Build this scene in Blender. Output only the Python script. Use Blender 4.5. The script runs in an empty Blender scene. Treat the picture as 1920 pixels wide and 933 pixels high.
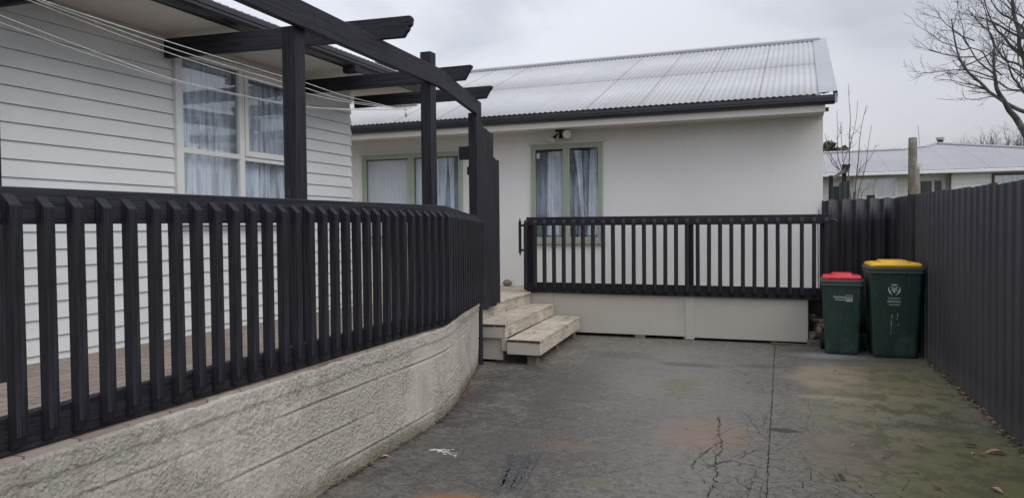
import bpy, bmesh, math, random
from mathutils import Vector, Matrix, noise
random.seed(7)
R_ = math.radians
col = bpy.context.scene.collection
scene = bpy.context.scene

# ------------------------------------------------------------------ node helpers
class NT:
    def __init__(s, name):
        s.m = bpy.data.materials.new(name); s.m.use_nodes = True
        s.nt = s.m.node_tree; s.n = s.nt.nodes
        s.b = s.n['Principled BSDF']; s.out = s.n['Material Output']
        s.tc = s.n.new('ShaderNodeTexCoord')
        s.co = s.tc.outputs['Object']
    def link(s, a, b): s.nt.links.new(a, b)
    def setin(s, node, key, v):
        i = node.inputs[key]
        if hasattr(v, 'is_output') or isinstance(v, bpy.types.NodeSocket): s.link(v, i)
        else: i.default_value = v
    def mapping(s, scale=(1,1,1), loc=(0,0,0), rot=(0,0,0), src=None):
        n = s.n.new('ShaderNodeMapping'); n.inputs['Scale'].default_value = scale
        n.inputs['Location'].default_value = loc; n.inputs['Rotation'].default_value = rot
        s.link(src or s.co, n.inputs['Vector']); return n.outputs[0]
    def noise(s, scale, detail=4, rough=.55, src=None, dist=0):
        n = s.n.new('ShaderNodeTexNoise'); n.inputs['Scale'].default_value = scale
        n.inputs['Detail'].default_value = detail; n.inputs['Roughness'].default_value = rough
        n.inputs['Distortion'].default_value = dist
        s.link(src or s.co, n.inputs['Vector']); return n.outputs['Fac']
    def voro(s, scale, feature='F1', src=None, out='Distance', rnd=1):
        n = s.n.new('ShaderNodeTexVoronoi'); n.feature = feature
        n.inputs['Scale'].default_value = scale; n.inputs['Randomness'].default_value = rnd
        s.link(src or s.co, n.inputs['Vector']); return n.outputs[out]
    def wave(s, scale, dist=2, detail=2, src=None, axis='X'):
        n = s.n.new('ShaderNodeTexWave'); n.inputs['Scale'].default_value = scale
        n.bands_direction = axis
        n.inputs['Distortion'].default_value = dist; n.inputs['Detail'].default_value = detail
        s.link(src or s.co, n.inputs['Vector']); return n.outputs['Fac']
    def math(s, op, a, b=0., c=0., clamp=False):
        n = s.n.new('ShaderNodeMath'); n.operation = op; n.use_clamp = clamp
        s.setin(n, 0, a); s.setin(n, 1, b); s.setin(n, 2, c); return n.outputs[0]
    def ramp(s, fac, lo, hi, a=0., b=1.):
        n = s.n.new('ShaderNodeMapRange'); n.clamp = True; n.interpolation_type = 'SMOOTHSTEP'
        s.setin(n, 0, fac); n.inputs[1].default_value = lo; n.inputs[2].default_value = hi
        n.inputs[3].default_value = a; n.inputs[4].default_value = b; return n.outputs[0]
    def mix(s, fac, a, b, mode='MIX'):
        n = s.n.new('ShaderNodeMix'); n.data_type = 'RGBA'; n.blend_type = mode
        s.setin(n, 0, fac)
        for k, v in ((6, a), (7, b)):
            if isinstance(v, tuple): n.inputs[k].default_value = (*v[:3], 1)
            else: s.link(v, n.inputs[k])
        return n.outputs[2]
    def xyz(s, src=None):
        n = s.n.new('ShaderNodeSeparateXYZ'); s.link(src or s.co, n.inputs[0]); return n.outputs
    def color(s, v):
        if isinstance(v, tuple): s.b.inputs['Base Color'].default_value = (*v[:3], 1)
        else: s.link(v, s.b.inputs['Base Color'])
    def rough(s, v): s.setin(s.b, 'Roughness', v)
    def spec(s, v): s.b.inputs['Specular IOR Level'].default_value = v
    def bump(s, h, strength=.5, dist=.01, prev=None):
        n = s.n.new('ShaderNodeBump'); n.inputs['Strength'].default_value = strength
        n.inputs['Distance'].default_value = dist; s.link(h, n.inputs['Height'])
        if prev is not None: s.link(prev, n.inputs['Normal'])
        s.link(n.outputs[0], s.b.inputs['Normal']); return n.outputs[0]

def sc(c, k): return tuple(min(1, x*k) for x in c)
def m_paint(name, c, rough=.5, var=.1, nscale=3, bstr=.15, bscale=60, spec=.4, dirt=None):
    t = NT(name); f = t.noise(nscale, 6)
    colr = t.mix(t.ramp(f, .3, .7), sc(c, 1-var), sc(c, 1+var*.6))
    if dirt:
        g = t.noise(nscale*1.7, 8, .7, src=t.mapping((1, 1, .45)))
        colr = t.mix(t.ramp(g, .53, .8, 0, .55), colr, dirt)
    t.color(colr); t.rough(t.ramp(f, .2, .8, rough*.85, min(1, rough*1.15))); t.spec(spec)
    t.bump(t.noise(bscale, 4, .6), bstr, .003); return t.m
def m_stain(name, axis, c=(.012, .012, .0165), chips=True):
    """dark stained rough-sawn timber with grain along an axis"""
    t = NT(name); s = [55, 55, 55]; s[axis] = 2.2
    g = t.noise(1, 6, .65, src=t.mapping(tuple(s)))
    f = t.noise(1.7, 4)
    colr = t.mix(t.ramp(g, .38, .62), sc(c, .5), sc(c, 1.7))
    colr = t.mix(t.ramp(f, .45, .75, 0, .5), colr, sc(c, 1.9))
    if chips:
        s2 = [120, 120, 120]; s2[axis] = 9
        ch = t.noise(1, 3, .6, src=t.mapping(tuple(s2), loc=(3, 1, 2)))
        zone = t.noise(1.3, 2, src=t.mapping(loc=(5, 5, 5)))
        k = t.math('MULTIPLY', t.ramp(ch, .68, .74), t.ramp(zone, .52, .62))
        colr = t.mix(t.math('MULTIPLY', k, .55), colr, (.17, .165, .16))
    t.color(colr); t.rough(t.ramp(g, .2, .8, .5, .8)); t.spec(.3)
    t.bump(g, .9, .005); return t.m
def m_wood(name, axis=1, c1=(.43, .385, .315), c2=(.24, .205, .155), stain=(.10, .075, .05)):
    t = NT(name); s = [42, 42, 42]; s[axis] = 1.6
    g = t.noise(1, 6, .65, src=t.mapping(tuple(s)))
    f = t.noise(3.2, 5, .6); s2 = [7, 7, 7]; s2[axis] = 3.2
    kn = t.voro(1, src=t.mapping(tuple(s2), loc=(.3, .2, .1)))
    colr = t.mix(t.ramp(g, .35, .7), c2, c1)
    colr = t.mix(t.ramp(f, .35, .7, 0, .6), colr, sc(c1, 1.25))
    colr = t.mix(t.ramp(kn, .05, .22, .85, 0), colr, stain)
    f2 = t.noise(9, 6, .7, src=t.mapping(loc=(2, 3, 4)))
    colr = t.mix(t.ramp(f2, .56, .72, 0, .55), colr, stain)
    t.color(colr); t.rough(.8); t.spec(.25); t.bump(g, .9, .005); return t.m

M = {}
M['stain_z'] = m_stain('stained_timber_upright', 2)
M['stain_y'] = m_stain('stained_timber_along', 1, chips=False)
M['stain_x'] = m_stain('stained_timber_across', 0, chips=False)
M['board'] = m_paint('weatherboard_paint', (.65, .665, .665), .42, .05, 1.2, .12, 40, .4, dirt=(.52, .51, .485))
M['trim'] = m_paint('cream_trim_paint', (.68, .68, .655), .4, .04, 4, .1, 50)
M['soffit'] = m_paint('soffit_paint', (.60, .57, .52), .6, .05, 1.3, .1, 30, dirt=(.5, .46, .4))
M['fascia'] = m_paint('fascia_paint', (.56, .53, .49), .5, .05, 2, .1, 30, dirt=(.46, .43, .38))
M['green'] = m_paint('sage_green_paint', (.33, .37, .29), .4, .06, 6, .1, 60)
M['gutter'] = m_paint('dark_gutter_paint', (.018, .018, .024), .32, .2, 3, .05, 60, .5)
M['black'] = m_paint('black_plastic', (.012, .012, .013), .4, .2, 8, .1, 80)
M['iron'] = m_paint('galvanised_steel', (.34, .34, .33), .45, .2, 20, .1, 80)
M['panel'] = m_paint('base_panel_paint', (.46, .43, .375), .55, .05, 1.1, .08, 40, dirt=(.31, .285, .24))
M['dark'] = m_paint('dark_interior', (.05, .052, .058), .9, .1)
M['room'] = m_paint('room_interior', (.34, .37, .42), .9, .1)
M['weather'] = m_wood('weathered_deck_timber', 0)
M['weather_y'] = m_wood('weathered_step_timber', 1)
M['weather_riser'] = m_wood('weathered_riser_timber', 1, (.47, .43, .36), (.29, .255, .2), (.15, .12, .09))
M['endgrain'] = m_paint('dark_end_grain', (.06, .047, .035), .9, .45, 22, .5, 60)
M['block'] = m_paint('grey_timber_block', (.15, .14, .12), .9, .3, 10, .4, 40)

def m_facade():
    t = NT('rendered_wall_paint'); f = t.noise(.55, 4); g = t.noise(4, 8, .7, src=t.mapping((1, 1, .35)))
    c = t.mix(t.ramp(f, .3, .7), (.66, .645, .62), (.70, .69, .675))
    c = t.mix(t.ramp(g, .55, .85, 0, .35), c, (.60, .58, .545))
    sp = t.voro(2.3); c = t.mix(t.ramp(sp, .008, .013, .7, 0), c, (.1, .09, .08))
    x, y, z = t.xyz(); fr = t.math('ABSOLUTE', t.math('SUBTRACT', t.math('FRACT', t.math('DIVIDE', t.math('ADD', x, .55), 1.2)), .5))
    c = t.mix(t.ramp(fr, .001, .004, .16, 0), c, (.33, .32, .3))
    t.color(c); t.rough(.75); t.spec(.25); t.bump(t.noise(110, 3, .6), .35, .003); return t.m
M['facade'] = m_facade()

def m_stucco():
    t = NT('textured_stucco'); x, y, z = t.xyz()
    big = t.noise(1.1, 5, .6); fine = t.noise(46, 6, .66, dist=.35); mid = t.noise(14, 5, .6, dist=.2)
    zone = t.ramp(big, .42, .58, .15, 1); vo2 = t.voro(38)
    vo = t.voro(55, 'SMOOTH_F1', src=t.mapping((1, 1, 1.2)))
    h = t.math('MULTIPLY', t.math('ADD', t.math('ADD', t.math('MULTIPLY', fine, 1.), t.math('MULTIPLY', mid, .6)), t.math('MULTIPLY', vo, -.5)), zone)
    n1 = t.bump(h, 1., .03)
    t.bump(t.noise(150, 4, .7), .7, .005, n1)
    c = t.mix(t.ramp(big, .3, .7), (.37, .345, .29), (.45, .425, .365))
    c = t.mix(t.ramp(fine, .5, .62, 0, .5), c, (.50, .48, .425)); c = t.mix(t.math('MULTIPLY', t.ramp(vo2, .0, .38, 1, 0), t.ramp(fine, .36, .47, .8, 0)), c, (.13, .12, .095))
    d = t.noise(5, 8, .72, src=t.mapping((1, 1, .5)))
    c = t.mix(t.ramp(d, .5, .64, 0, .5), c, (.29, .265, .21))
    # splash-back dirt and algae rising from the paving
    low = t.math('ADD', z, t.math('MULTIPLY', t.noise(7, 6, .7), -.16))
    c = t.mix(t.ramp(low, -.07, .07, .75, 0), c, (.13, .12, .075))
    c = t.mix(t.ramp(t.noise(60, 3, .7), .7, .76, 0, .5), c, (.12, .11, .08))
    t.color(c); t.rough(.85); t.spec(.25); return t.m
M['stucco'] = m_stucco()

def m_roof(name, c1, c2):
    t = NT(name); x, y, z = t.xyz()
    f = t.noise(.8, 6, .65); g = t.noise(1, 6, .7, src=t.mapping((10, 1.1, 1.1)))
    c = t.mix(t.ramp(f, .3, .7), c1, c2)
    c = t.mix(t.ramp(g, .5, .8, 0, .35), c, sc(c1, .78))
    # dirt caught in the side laps of the sheets, every ten corrugations
    fr = t.math('FRACT', t.math('DIVIDE', x, .78))
    d = t.math('ABSOLUTE', t.math('SUBTRACT', fr, .5))
    c = t.mix(t.ramp(d, .006, .016, .65, 0), c, (.17, .16, .15))
    sp = t.voro(9, src=t.mapping((1, .35, .35)))
    c = t.mix(t.ramp(sp, .035, .06, .6, 0), c, (.2, .19, .18))
    t.color(c); t.rough(.62); t.spec(.25); t.b.inputs['Metallic'].default_value = 0
    return t.m
M['roof'] = m_roof('pale_roof_paint', (.35, .355, .36), (.41, .415, .42))
M['roof_far'] = m_roof('grey_roof_paint', (.27, .27, .285), (.31, .31, .325))
M['ridge'] = m_paint('pale_flashing_paint', (.31, .315, .33), .45, .08, 3, .08, 30, dirt=(.36, .36, .35))

def m_fence():
    t = NT('dark_fence_paint'); f = t.noise(.9, 5); g = t.noise(1, 6, .7, src=t.mapping((9, 9, .8)))
    x, y, z = t.xyz()
    c = t.mix(t.ramp(f, .3, .7), (.046, .044, .054), (.060, .058, .068))
    c = t.mix(t.ramp(g, .55, .85, 0, .5), c, (.08, .076, .08))
    zz = t.math('ADD', z, t.math('MULTIPLY', t.noise(6, 5, .7), -.25))
    c = t.mix(t.ramp(zz, -.1, .12, .6, 0), c, (.10, .092, .08))
    t.color(c); t.rough(t.ramp(g, .3, .8, .45, .65)); t.spec(.4)
    t.bump(t.noise(5, 3), .25, .01); return t.m
M['fence'] = m_fence(); M['fence_dark'] = m_paint('near_black_fence_paint', (.020, .020, .026), .5, .25, 2, .15, 20, .35, dirt=(.035,.034,.036))

def m_asphalt():
    t = NT('worn_asphalt'); x, y, z = t.xyz()
    n1 = t.noise(.75, 7, .62); n2 = t.noise(3.2, 8, .68); n3 = t.noise(95, 4, .75); n4 = t.noise(14, 7, .72)
    c = t.mix(t.ramp(n1, .40, .60), (.068, .061, .051), (.122, .111, .093))
    c = t.mix(t.ramp(n2, .47, .58, 0, .75), c, (.138, .127, .108))
    c = t.mix(t.ramp(n4, .51, .58, 0, .6), c, (.17, .156, .132))
    c = t.mix(t.ramp(n4, .41, .48, .65, 0), c, (.045, .043, .041))
    n5 = t.noise(34, 5, .8, src=t.mapping(loc=(7, 3, 0))); c = t.mix(t.ramp(n5, .53, .6, 0, .55), c, (.21, .20, .185)); c = t.mix(t.ramp(n5, .4, .46, .55, 0), c, (.035, .034, .032))
    c = t.mix(t.ramp(n3, .5, .7, 0, .7), c, (.20, .19, .175))
    c = t.mix(t.ramp(n3, .3, .45, .7, 0), c, (.028, .027, .027))
    wob = t.math('MULTIPLY', t.math('SUBTRACT', n2, .5), 1.5)
    wob2 = t.math('MULTIPLY', t.math('SUBTRACT', n4, .5), .9)
    def spot(cx, cy, rx, ry, soft=.5, amt=1.):
        dx = t.math('DIVIDE', t.math('SUBTRACT', x, cx), rx); dy = t.math('DIVIDE', t.math('SUBTRACT', y, cy), ry)
        d = t.math('SQRT', t.math('ADD', t.math('MULTIPLY', dx, dx), t.math('MULTIPLY', dy, dy)))
        d = t.math('ADD', t.math('ADD', d, wob), wob2)
        return t.ramp(d, 1-soft, 1+soft*.3, amt, 0)
    c = t.mix(spot(-1.9, 4.7, 1.1, 1.9, .9, .6), c, (.052, .048, .043)); c = t.mix(spot(-2.3, 7.0, .9, 1.6, .9, .5), c, (.05, .046, .041))
    # lighter dry middle of the driveway
    c = t.mix(spot(-1.1, 7.6, 1.0, 2.6, .9, .5), c, (.20, .19, .17))
    c = t.mix(spot(-.6, 5.4, .55, 2.0, .9, .4), c, (.185, .172, .15))
    # moss and algae on the fence side
    c = t.mix(spot(1.0, 5.0, .9, 1.7, .7, .8), c, (.135, .125, .042))
    c = t.mix(spot(.9, 7.6, .65, 1.6, .8, .8), c, (.18, .16, .075))
    c = t.mix(spot(.45, 6.6, .6, 1.1, .8, .7), c, (.20, .18, .11))
    c = t.mix(spot(.25, 7.0, .32, .12, .6, .8), c, (.25, .23, .16))
    c = t.mix(spot(.7, 7.2, .5, .16, .7, .6), c, (.19, .19, .10))
    c = t.mix(spot(.9, 6.2, .5, .14, .7, .5), c, (.045, .045, .025))
    c = t.mix(spot(1.15, 4.5, .35, .3, .7, .7), c, (.13, .15, .03))
    c = t.mix(spot(.3, 8.0, .38, .85, .5, .85), c, (.25, .205, .14))
    c = t.mix(spot(-1.05, 7.1, .25, .45, .8, .5), c, (.115, .115, .05))
    c = t.mix(spot(-.85, 8.7, .55, .35, .8, .35), c, (.12, .13, .09))
    c = t.mix(spot(-.62, 5.45, .34, .42, .6, .65), c, (.20, .14, .095))
    c = t.mix(spot(.35, 5.4, .5, .6, .8, .5), c, (.16, .13, .095))
    c = t.mix(spot(-1.76, 3.66, .26, .17, .9, .8), c, (.26, .11, .03))
    c = t.mix(spot(-1.5, 4.9, .3, .12, .9, .3), c, (.2, .12, .07))
    c = t.mix(t.math('MULTIPLY', spot(.9, 6.2, .9, 3.4, .8, .8), t.ramp(t.noise(5.5, 6, .7, src=t.mapping((1, .8, 1), loc=(1, 8, 0))), .48, .57)), c, (.072, .068, .034))
    # grey-white rinse mark in front of the small bin
    c = t.mix(spot(.3, 9.25, .42, .22, .7, .6), c, (.24, .26, .29))
    c = t.mix(spot(-.1, 5.78, .12, .07, .4, .9), c, (.035, .028, .032))
    c = t.mix(spot(-2.0, 8.6, .5, .3, .9, .4), c, (.05, .047, .045))
    c = t.mix(spot(-1.1, 8.2, .4, .14, .8, .5), c, (.045, .043, .042))
    c = t.mix(spot(-.35, 8.35, .35, .1, .8, .5), c, (.04, .04, .04))
    c = t.mix(spot(-1.1, 4.25, .13, .1, .7, .7), c, (.12, .115, .06))
    c = t.mix(spot(-1.95, 6.5, .45, .9, .9, .35), c, (.045, .04, .038))
    # darker strip at the foot of the stucco wall
    c = t.mix(spot(-2.75, 5.2, .35, 2.6, .8, .55), c, (.025, .022, .02))
    # fine crazing, only in worn zones
    ck = t.voro(5.5, 'DISTANCE_TO_EDGE', src=t.mapping((1, 1, 1)))
    ckn = t.math('ADD', ck, t.math('MULTIPLY', t.math('SUBTRACT', n4, .5), .09))
    zone = t.math('ADD', t.math('ADD', spot(-.35, 5.0, .4, 1.2, .8, .9), spot(.35, 4.5, .45, .5, .8, .9)), t.ramp(t.noise(.8, 3, src=t.mapping(loc=(4, 4, 0))), .58, .68, 0, .6), clamp=True)
    line = t.math('MULTIPLY', t.ramp(ckn, .0, .02, 1, 0), zone)
    c = t.mix(t.math('MULTIPLY', line, .85), c, (.013, .012, .011))
    t.color(c); t.rough(t.ramp(n2, .3, .7, .62, .9)); t.spec(.35)
    h = t.math('SUBTRACT', t.math('ADD', n3, t.math('MULTIPLY', n4, .6)), t.math('MULTIPLY', line, 1.2))
    b1 = t.bump(h, .7, .006); t.bump(t.noise(1.6, 3), .5, .05, b1); return t.m
M['asphalt'] = m_asphalt()

def m_paver():
    t = NT('clay_pavers'); n = t.n.new('ShaderNodeTexBrick')
    t.link(t.mapping(rot=(0, 0, R_(90))), n.inputs['Vector'])
    n.inputs['Scale'].default_value = 1; n.inputs['Brick Width'].default_value = .23; n.inputs['Row Height'].default_value = .115
    n.inputs['Mortar Size'].default_value = .006; n.inputs['Mortar Smooth'].default_value = .3
    n.inputs['Color1'].default_value = (.23, .18, .155, 1); n.inputs['Color2'].default_value = (.31, .255, .22, 1)
    n.inputs['Mortar'].default_value = (.11, .085, .065, 1)
    c = t.mix(t.ramp(t.noise(2.3, 6, .7), .4, .75, 0, .6), n.outputs['Color'], (.27, .225, .185))
    c = t.mix(t.ramp(t.noise(25, 5, .7), .5, .75, 0, .4), c, (.12, .1, .08))
    t.color(c); t.rough(.85); t.spec(.3)
    t.bump(t.math('SUBTRACT', t.math('MULTIPLY', t.noise(50, 3), .3), n.outputs['Fac']), .6, .006); return t.m
M['paver'] = m_paver()

def m_glass():
    t = NT('window_glass'); n = t.n
    n.remove(t.b)
    tr = n.new('ShaderNodeBsdfTransparent'); tr.inputs[0].default_value = (.93, .96, .98, 1)
    gl = n.new('ShaderNodeBsdfGlossy'); gl.inputs['Roughness'].default_value = .012
    gl.inputs['Color'].default_value = (.95, .97, 1, 1)
    lw = n.new('ShaderNodeLayerWeight'); lw.inputs['Blend'].default_value = .5
    bp = n.new('ShaderNodeBump'); bp.inputs['Strength'].default_value = .03; bp.inputs['Distance'].default_value = .02
    t.link(t.noise(1.6, 2), bp.inputs['Height']); t.link(bp.outputs[0], gl.inputs['Normal'])
    mx = n.new('ShaderNodeMixShader'); f = t.math('MULTIPLY_ADD', t.math('POWER', lw.outputs['Facing'], 3.5), .8, .15, clamp=True)
    t.link(f, mx.inputs[0]); t.link(tr.outputs[0], mx.inputs[1]); t.link(gl.outputs[0], mx.inputs[2])
    t.link(mx.outputs[0], t.out.inputs[0]); return t.m
M['glass'] = m_glass()
def m_curtain(name, c, alpha, gather=1.):
    t = NT(name); t.color(t.mix(t.ramp(t.noise(1, 4, src=t.mapping((30, 30, 1.2))), .35, .7), sc(c, .86), c)); t.rough(.9); t.spec(.1)
    tl = t.n.new('ShaderNodeBsdfTranslucent'); tl.inputs[0].default_value = (*c, 1)
    tp = t.n.new('ShaderNodeBsdfTransparent')
    m1 = t.n.new('ShaderNodeMixShader'); m1.inputs[0].default_value = .25
    t.link(t.b.outputs[0], m1.inputs[1]); t.link(tl.outputs[0], m1.inputs[2])
    m2 = t.n.new('ShaderNodeMixShader'); lw = t.n.new('ShaderNodeLayerWeight'); lw.inputs['Blend'].default_value = .5
    # gathered cloth: dense where folds overlap, thin between them
    x, y, z = t.xyz(); cb = t.n.new('ShaderNodeCombineXYZ'); t.link(t.math('ADD', x, y), cb.inputs[0]); t.link(t.math('MULTIPLY', z, .12), cb.inputs[2])
    dens = t.ramp(t.noise(15, 3, .6, src=cb.outputs[0]), .40, .60, -.42*gather, .22*gather)
    t.link(t.math('SUBTRACT', 1-alpha, t.math('ADD', dens, t.math('MULTIPLY', lw.outputs['Facing'], .35)), clamp=True), m2.inputs[0])
    t.link(m1.outputs[0], m2.inputs[1]); t.link(tp.outputs[0], m2.inputs[2])
    t.link(m2.outputs[0], t.out.inputs[0]); return t.m
M['sheer'] = m_curtain('sheer_curtain', (.86, .92, 1.0), .90, .85)
M['net'] = m_curtain('net_curtain', (.90, .94, 1.0), .99, .8); M['net_flat'] = m_curtain('flat_net_curtain', (.95, .96, 1.0), .99, .1)
M['blind'] = m_curtain('far_curtain', (.50, .51, .48), 1)

def m_bark(name, c1, c2, moss=None):
    t = NT(name); f = t.noise(6, 6, .7); c = t.mix(t.ramp(f, .35, .7), c1, c2)
    if moss: c = t.mix(t.ramp(t.noise(3, 5, .7, src=t.mapping(loc=(9, 1, 1))), .5, .7, 0, .7), c, moss)
    t.color(c); t.rough(.9); t.spec(.2); t.bump(t.noise(40, 4, src=t.mapping((1, 1, .3))), .6, .01); return t.m
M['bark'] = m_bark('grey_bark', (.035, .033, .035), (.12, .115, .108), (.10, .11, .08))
M['twig'] = m_bark('young_bark', (.10, .075, .06), (.19, .15, .125))
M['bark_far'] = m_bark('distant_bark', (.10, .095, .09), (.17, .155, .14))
M['rock'] = m_paint('rubble_stone', (.24, .20, .145), .9, .5, 9, .8, 25, .2, dirt=(.09, .08, .05))
M['post_w'] = m_bark('weathered_post', (.16, .15, .11), (.27, .255, .20), (.12, .10, .07))
M['post_b'] = m_stain('post_lower_stain', 2, (.028, .027, .03), False)
def m_leaf(name, c): 
    t = NT(name); t.color(t.mix(t.ramp(t.noise(40, 4), .3, .7), sc(c, .6), sc(c, 1.2))); t.rough(.7); return t.m
M['leaf_p'] = m_leaf('pinkish_dry_leaf', (.42, .24, .18)); M['leaf_b'] = m_leaf('brown_dry_leaf', (.30, .19, .11))
M['leaf_d'] = m_leaf('dark_wet_leaf', (.07, .045, .03)); M['leaf_y'] = m_leaf('tan_leaf', (.42, .33, .17))
M['foliage'] = m_leaf('dark_foliage', (.055, .075, .03)); M['foliage2'] = m_leaf('olive_foliage', (.10, .10, .05))
M['green_leaf'] = m_leaf('moss_green', (.10, .13, .025)); M['chip'] = m_leaf('white_chip', (.50, .48, .42))
M['gritc'] = m_leaf('grit_grey', (.42, .41, .37)); M['crack'] = m_paint('crack_dirt', (.022, .021, .018), .95, .3, 20, .3, 60, .1)
def m_grass():
    t = NT('grass_ground'); t.color(t.mix(t.ramp(t.noise(2, 8, .7), .3, .7), (.05, .06, .02), (.1, .1, .05))); t.rough(.95)
    t.bump(t.noise(40, 4), .8, .03); return t.m
M['grass'] = m_grass()
def m_plastic(name, c, rough=.42, scuff=(.12, .15, .14), s=.35):
    t = NT(name); f = t.noise(5, 6, .7); c0 = t.mix(t.ramp(f, .3, .7), sc(c, .85), sc(c, 1.1))
    g = t.noise(1, 6, .75, src=t.mapping((60, 60, 6)))
    c0 = t.mix(t.ramp(g, .53, .68, 0, s), c0, scuff)
    c0 = t.mix(t.ramp(t.noise(2.2, 7, .75), .5, .66, 0, s*.7), c0, sc(scuff, 1.1))
    t.color(c0); t.rough(t.ramp(f, .2, .8, rough*.85, rough*1.3)); t.spec(.45); t.bump(t.noise(150, 2), .12, .002); return t.m
M['bin'] = m_plastic('dark_green_plastic', (.018, .048, .037)); M['bin_rim'] = m_plastic('faded_green_plastic', (.07, .092, .08), .5)
M['yellow'] = m_plastic('yellow_plastic', (.84, .49, .006), .35, (.62, .42, .05), .12)
M['red'] = m_plastic('red_plastic', (.60, .022, .04), .35, (.7, .25, .25), .3)
M['print'] = m_paint('white_print', (.50, .54, .55), .6, .15, 60, .05)
M['tyre'] = m_paint('rubber_wheel', (.015, .015, .016), .8, .2, 10, .2)
M['wire'] = m_paint('pale_line_cord', (.62, .62, .58), .5, .1, 20, .05)
M['chrome'] = m_paint('lamp_reflector', (.75, .75, .74), .18, .05, 5, 0); M['chrome'].node_tree.nodes['Principled BSDF'].inputs['Metallic'].default_value = .4
M['farboard'] = m_paint('white_weatherboard', (.60, .61, .58), .5, .05, 2, .05)
M['farwhite'] = m_paint('white_window_paint', (.74, .74, .72), .5, .05, 3, .05)
M['brown'] = m_paint('brown_timber_paint', (.09, .05, .035), .5, .2)
M['darkpane'] = m_paint('dark_door_glass', (.018, .016, .018), .12, .1, 3, .02, 20, .5)
M['greeniron'] = m_paint('dark_green_iron', (.022, .038, .038), .45, .2, 6, .1, 20)

# ------------------------------------------------------------------ mesh helpers
class MB:
    def __init__(s): s.v = []; s.f = []
    def add(s, vs, fs):
        o = len(s.v); s.v += [tuple(v) for v in vs]; s.f += [tuple(i+o for i in f) for f in fs]; return s
    def box(s, x0, x1, y0, y1, z0, z1):
        return s.add([(x0,y0,z0),(x1,y0,z0),(x1,y1,z0),(x0,y1,z0),(x0,y0,z1),(x1,y0,z1),(x1,y1,z1),(x0,y1,z1)],
              [(0,3,2,1),(4,5,6,7),(0,1,5,4),(1,2,6,5),(2,3,7,6),(3,0,4,7)])
    def prism(s, pts, vec):
        """extrude polygon pts (3D) by vec"""
        n = len(pts); vec = Vector(vec)
        a = [Vector(p) for p in pts]; b = [p+vec for p in a]
        return s.add(a+b, [tuple(reversed(range(n))), tuple(range(n, 2*n))]+[(i, (i+1) % n, n+(i+1) % n, n+i) for i in range(n)])
    def beam(s, p0, p1, w, h, up=(0,0,1)):
        """box along p0-p1 (bottom centre line), width w sideways, height h up"""
        p0, p1, up = Vector(p0), Vector(p1), Vector(up); d = (p1-p0).normalized()
        side = d.cross(up).normalized()*w/2; u = side.cross(d).normalized()*h
        if u.dot(up) < 0: u = -u
        vs = [p0-side, p0+side, p0+side+u, p0-side+u]; vs += [p1-side, p1+side, p1+side+u, p1-side+u]
        return s.add(vs, [(0,1,2,3),(7,6,5,4),(0,4,5,1),(1,5,6,2),(2,6,7,3),(3,7,4,0)])
    def tube(s, pts, rad, n=6, cap=True):
        pts = [Vector(p) for p in pts]; r = rad if isinstance(rad, (list, tuple)) else [rad]*len(pts)
        o = len(s.v); ref = Vector((.13, .21, 1)).normalized()
        for i, p in enumerate(pts):
            d = (pts[min(i+1, len(pts)-1)]-pts[max(i-1, 0)])
            if d.length < 1e-9: d = Vector((0,0,1))
            d.normalize(); q = ref if abs(d.dot(ref)) < .95 else Vector((1,0,0))
            a = d.cross(q).normalized(); b = d.cross(a)
            for k in range(n):
                t = 2*math.pi*k/n; s.v.append(tuple(p+(a*math.cos(t)+b*math.sin(t))*r[i]))
        for i in range(len(pts)-1):
            for k in range(n):
                k2 = (k+1) % n; s.f.append((o+i*n+k, o+i*n+k2, o+(i+1)*n+k2, o+(i+1)*n+k))
        if cap:
            s.f.append(tuple(o+k for k in reversed(range(n)))); s.f.append(tuple(o+(len(pts)-1)*n+k for k in range(n)))
        return s
    def loft(s, rings, cap=True):
        o = len(s.v); n = len(rings[0])
        for r in rings: s.v += [tuple(p) for p in r]
        for i in range(len(rings)-1):
            for k in range(n):
                k2 = (k+1) % n; s.f.append((o+i*n+k, o+i*n+k2, o+(i+1)*n+k2, o+(i+1)*n+k))
        if cap:
            s.f.append(tuple(o+k for k in reversed(range(n)))); s.f.append(tuple(o+(len(rings)-1)*n+k for k in range(n)))
        return s
    def build(s, name, mat, parent=None, bevel=0, smooth=False, base=None, fixn=True, auto=None):
        off = Vector(base) if base is not None else (Vector(parent['_w']) if parent is not None else Vector((0,0,0)))
        me = bpy.data.meshes.new(name); me.from_pydata([tuple(Vector(v)-off) for v in s.v], [], s.f); me.update()
        if fixn:
            bm = bmesh.new(); bm.from_mesh(me); bmesh.ops.recalc_face_normals(bm, faces=bm.faces); bm.to_mesh(me); bm.free()
        me.materials.append(M[mat] if isinstance(mat, str) else mat)
        o = bpy.data.objects.new(name, me); col.objects.link(o); o['_w'] = list(off)
        if parent is not None: o.parent = parent
        else: o.location = off
        if smooth:
            for p in me.polygons: p.use_smooth = True
            if auto:
                try: me.set_sharp_from_angle(angle=R_(auto))
                except Exception: pass
        if bevel:
            b = o.modifiers.new('edge', 'BEVEL'); b.width = bevel; b.segments = 1; b.limit_method = 'ANGLE'; b.angle_limit = R_(40)
        return o
def tag(o, label, cat, group=None):
    o['label'] = label; o['category'] = cat
    if group: o['group'] = group
    return o
def thing(name, loc, label, cat, group=None):
    o = bpy.data.objects.new(name, None); col.objects.link(o); o.location = loc; o['_w'] = list(loc); o.empty_display_size = .1
    return tag(o, label, cat, group)
def copy_part(src, parent, loc):
    c = src.copy(); col.objects.link(c); c.parent = parent; c.location = loc; return c
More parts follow.
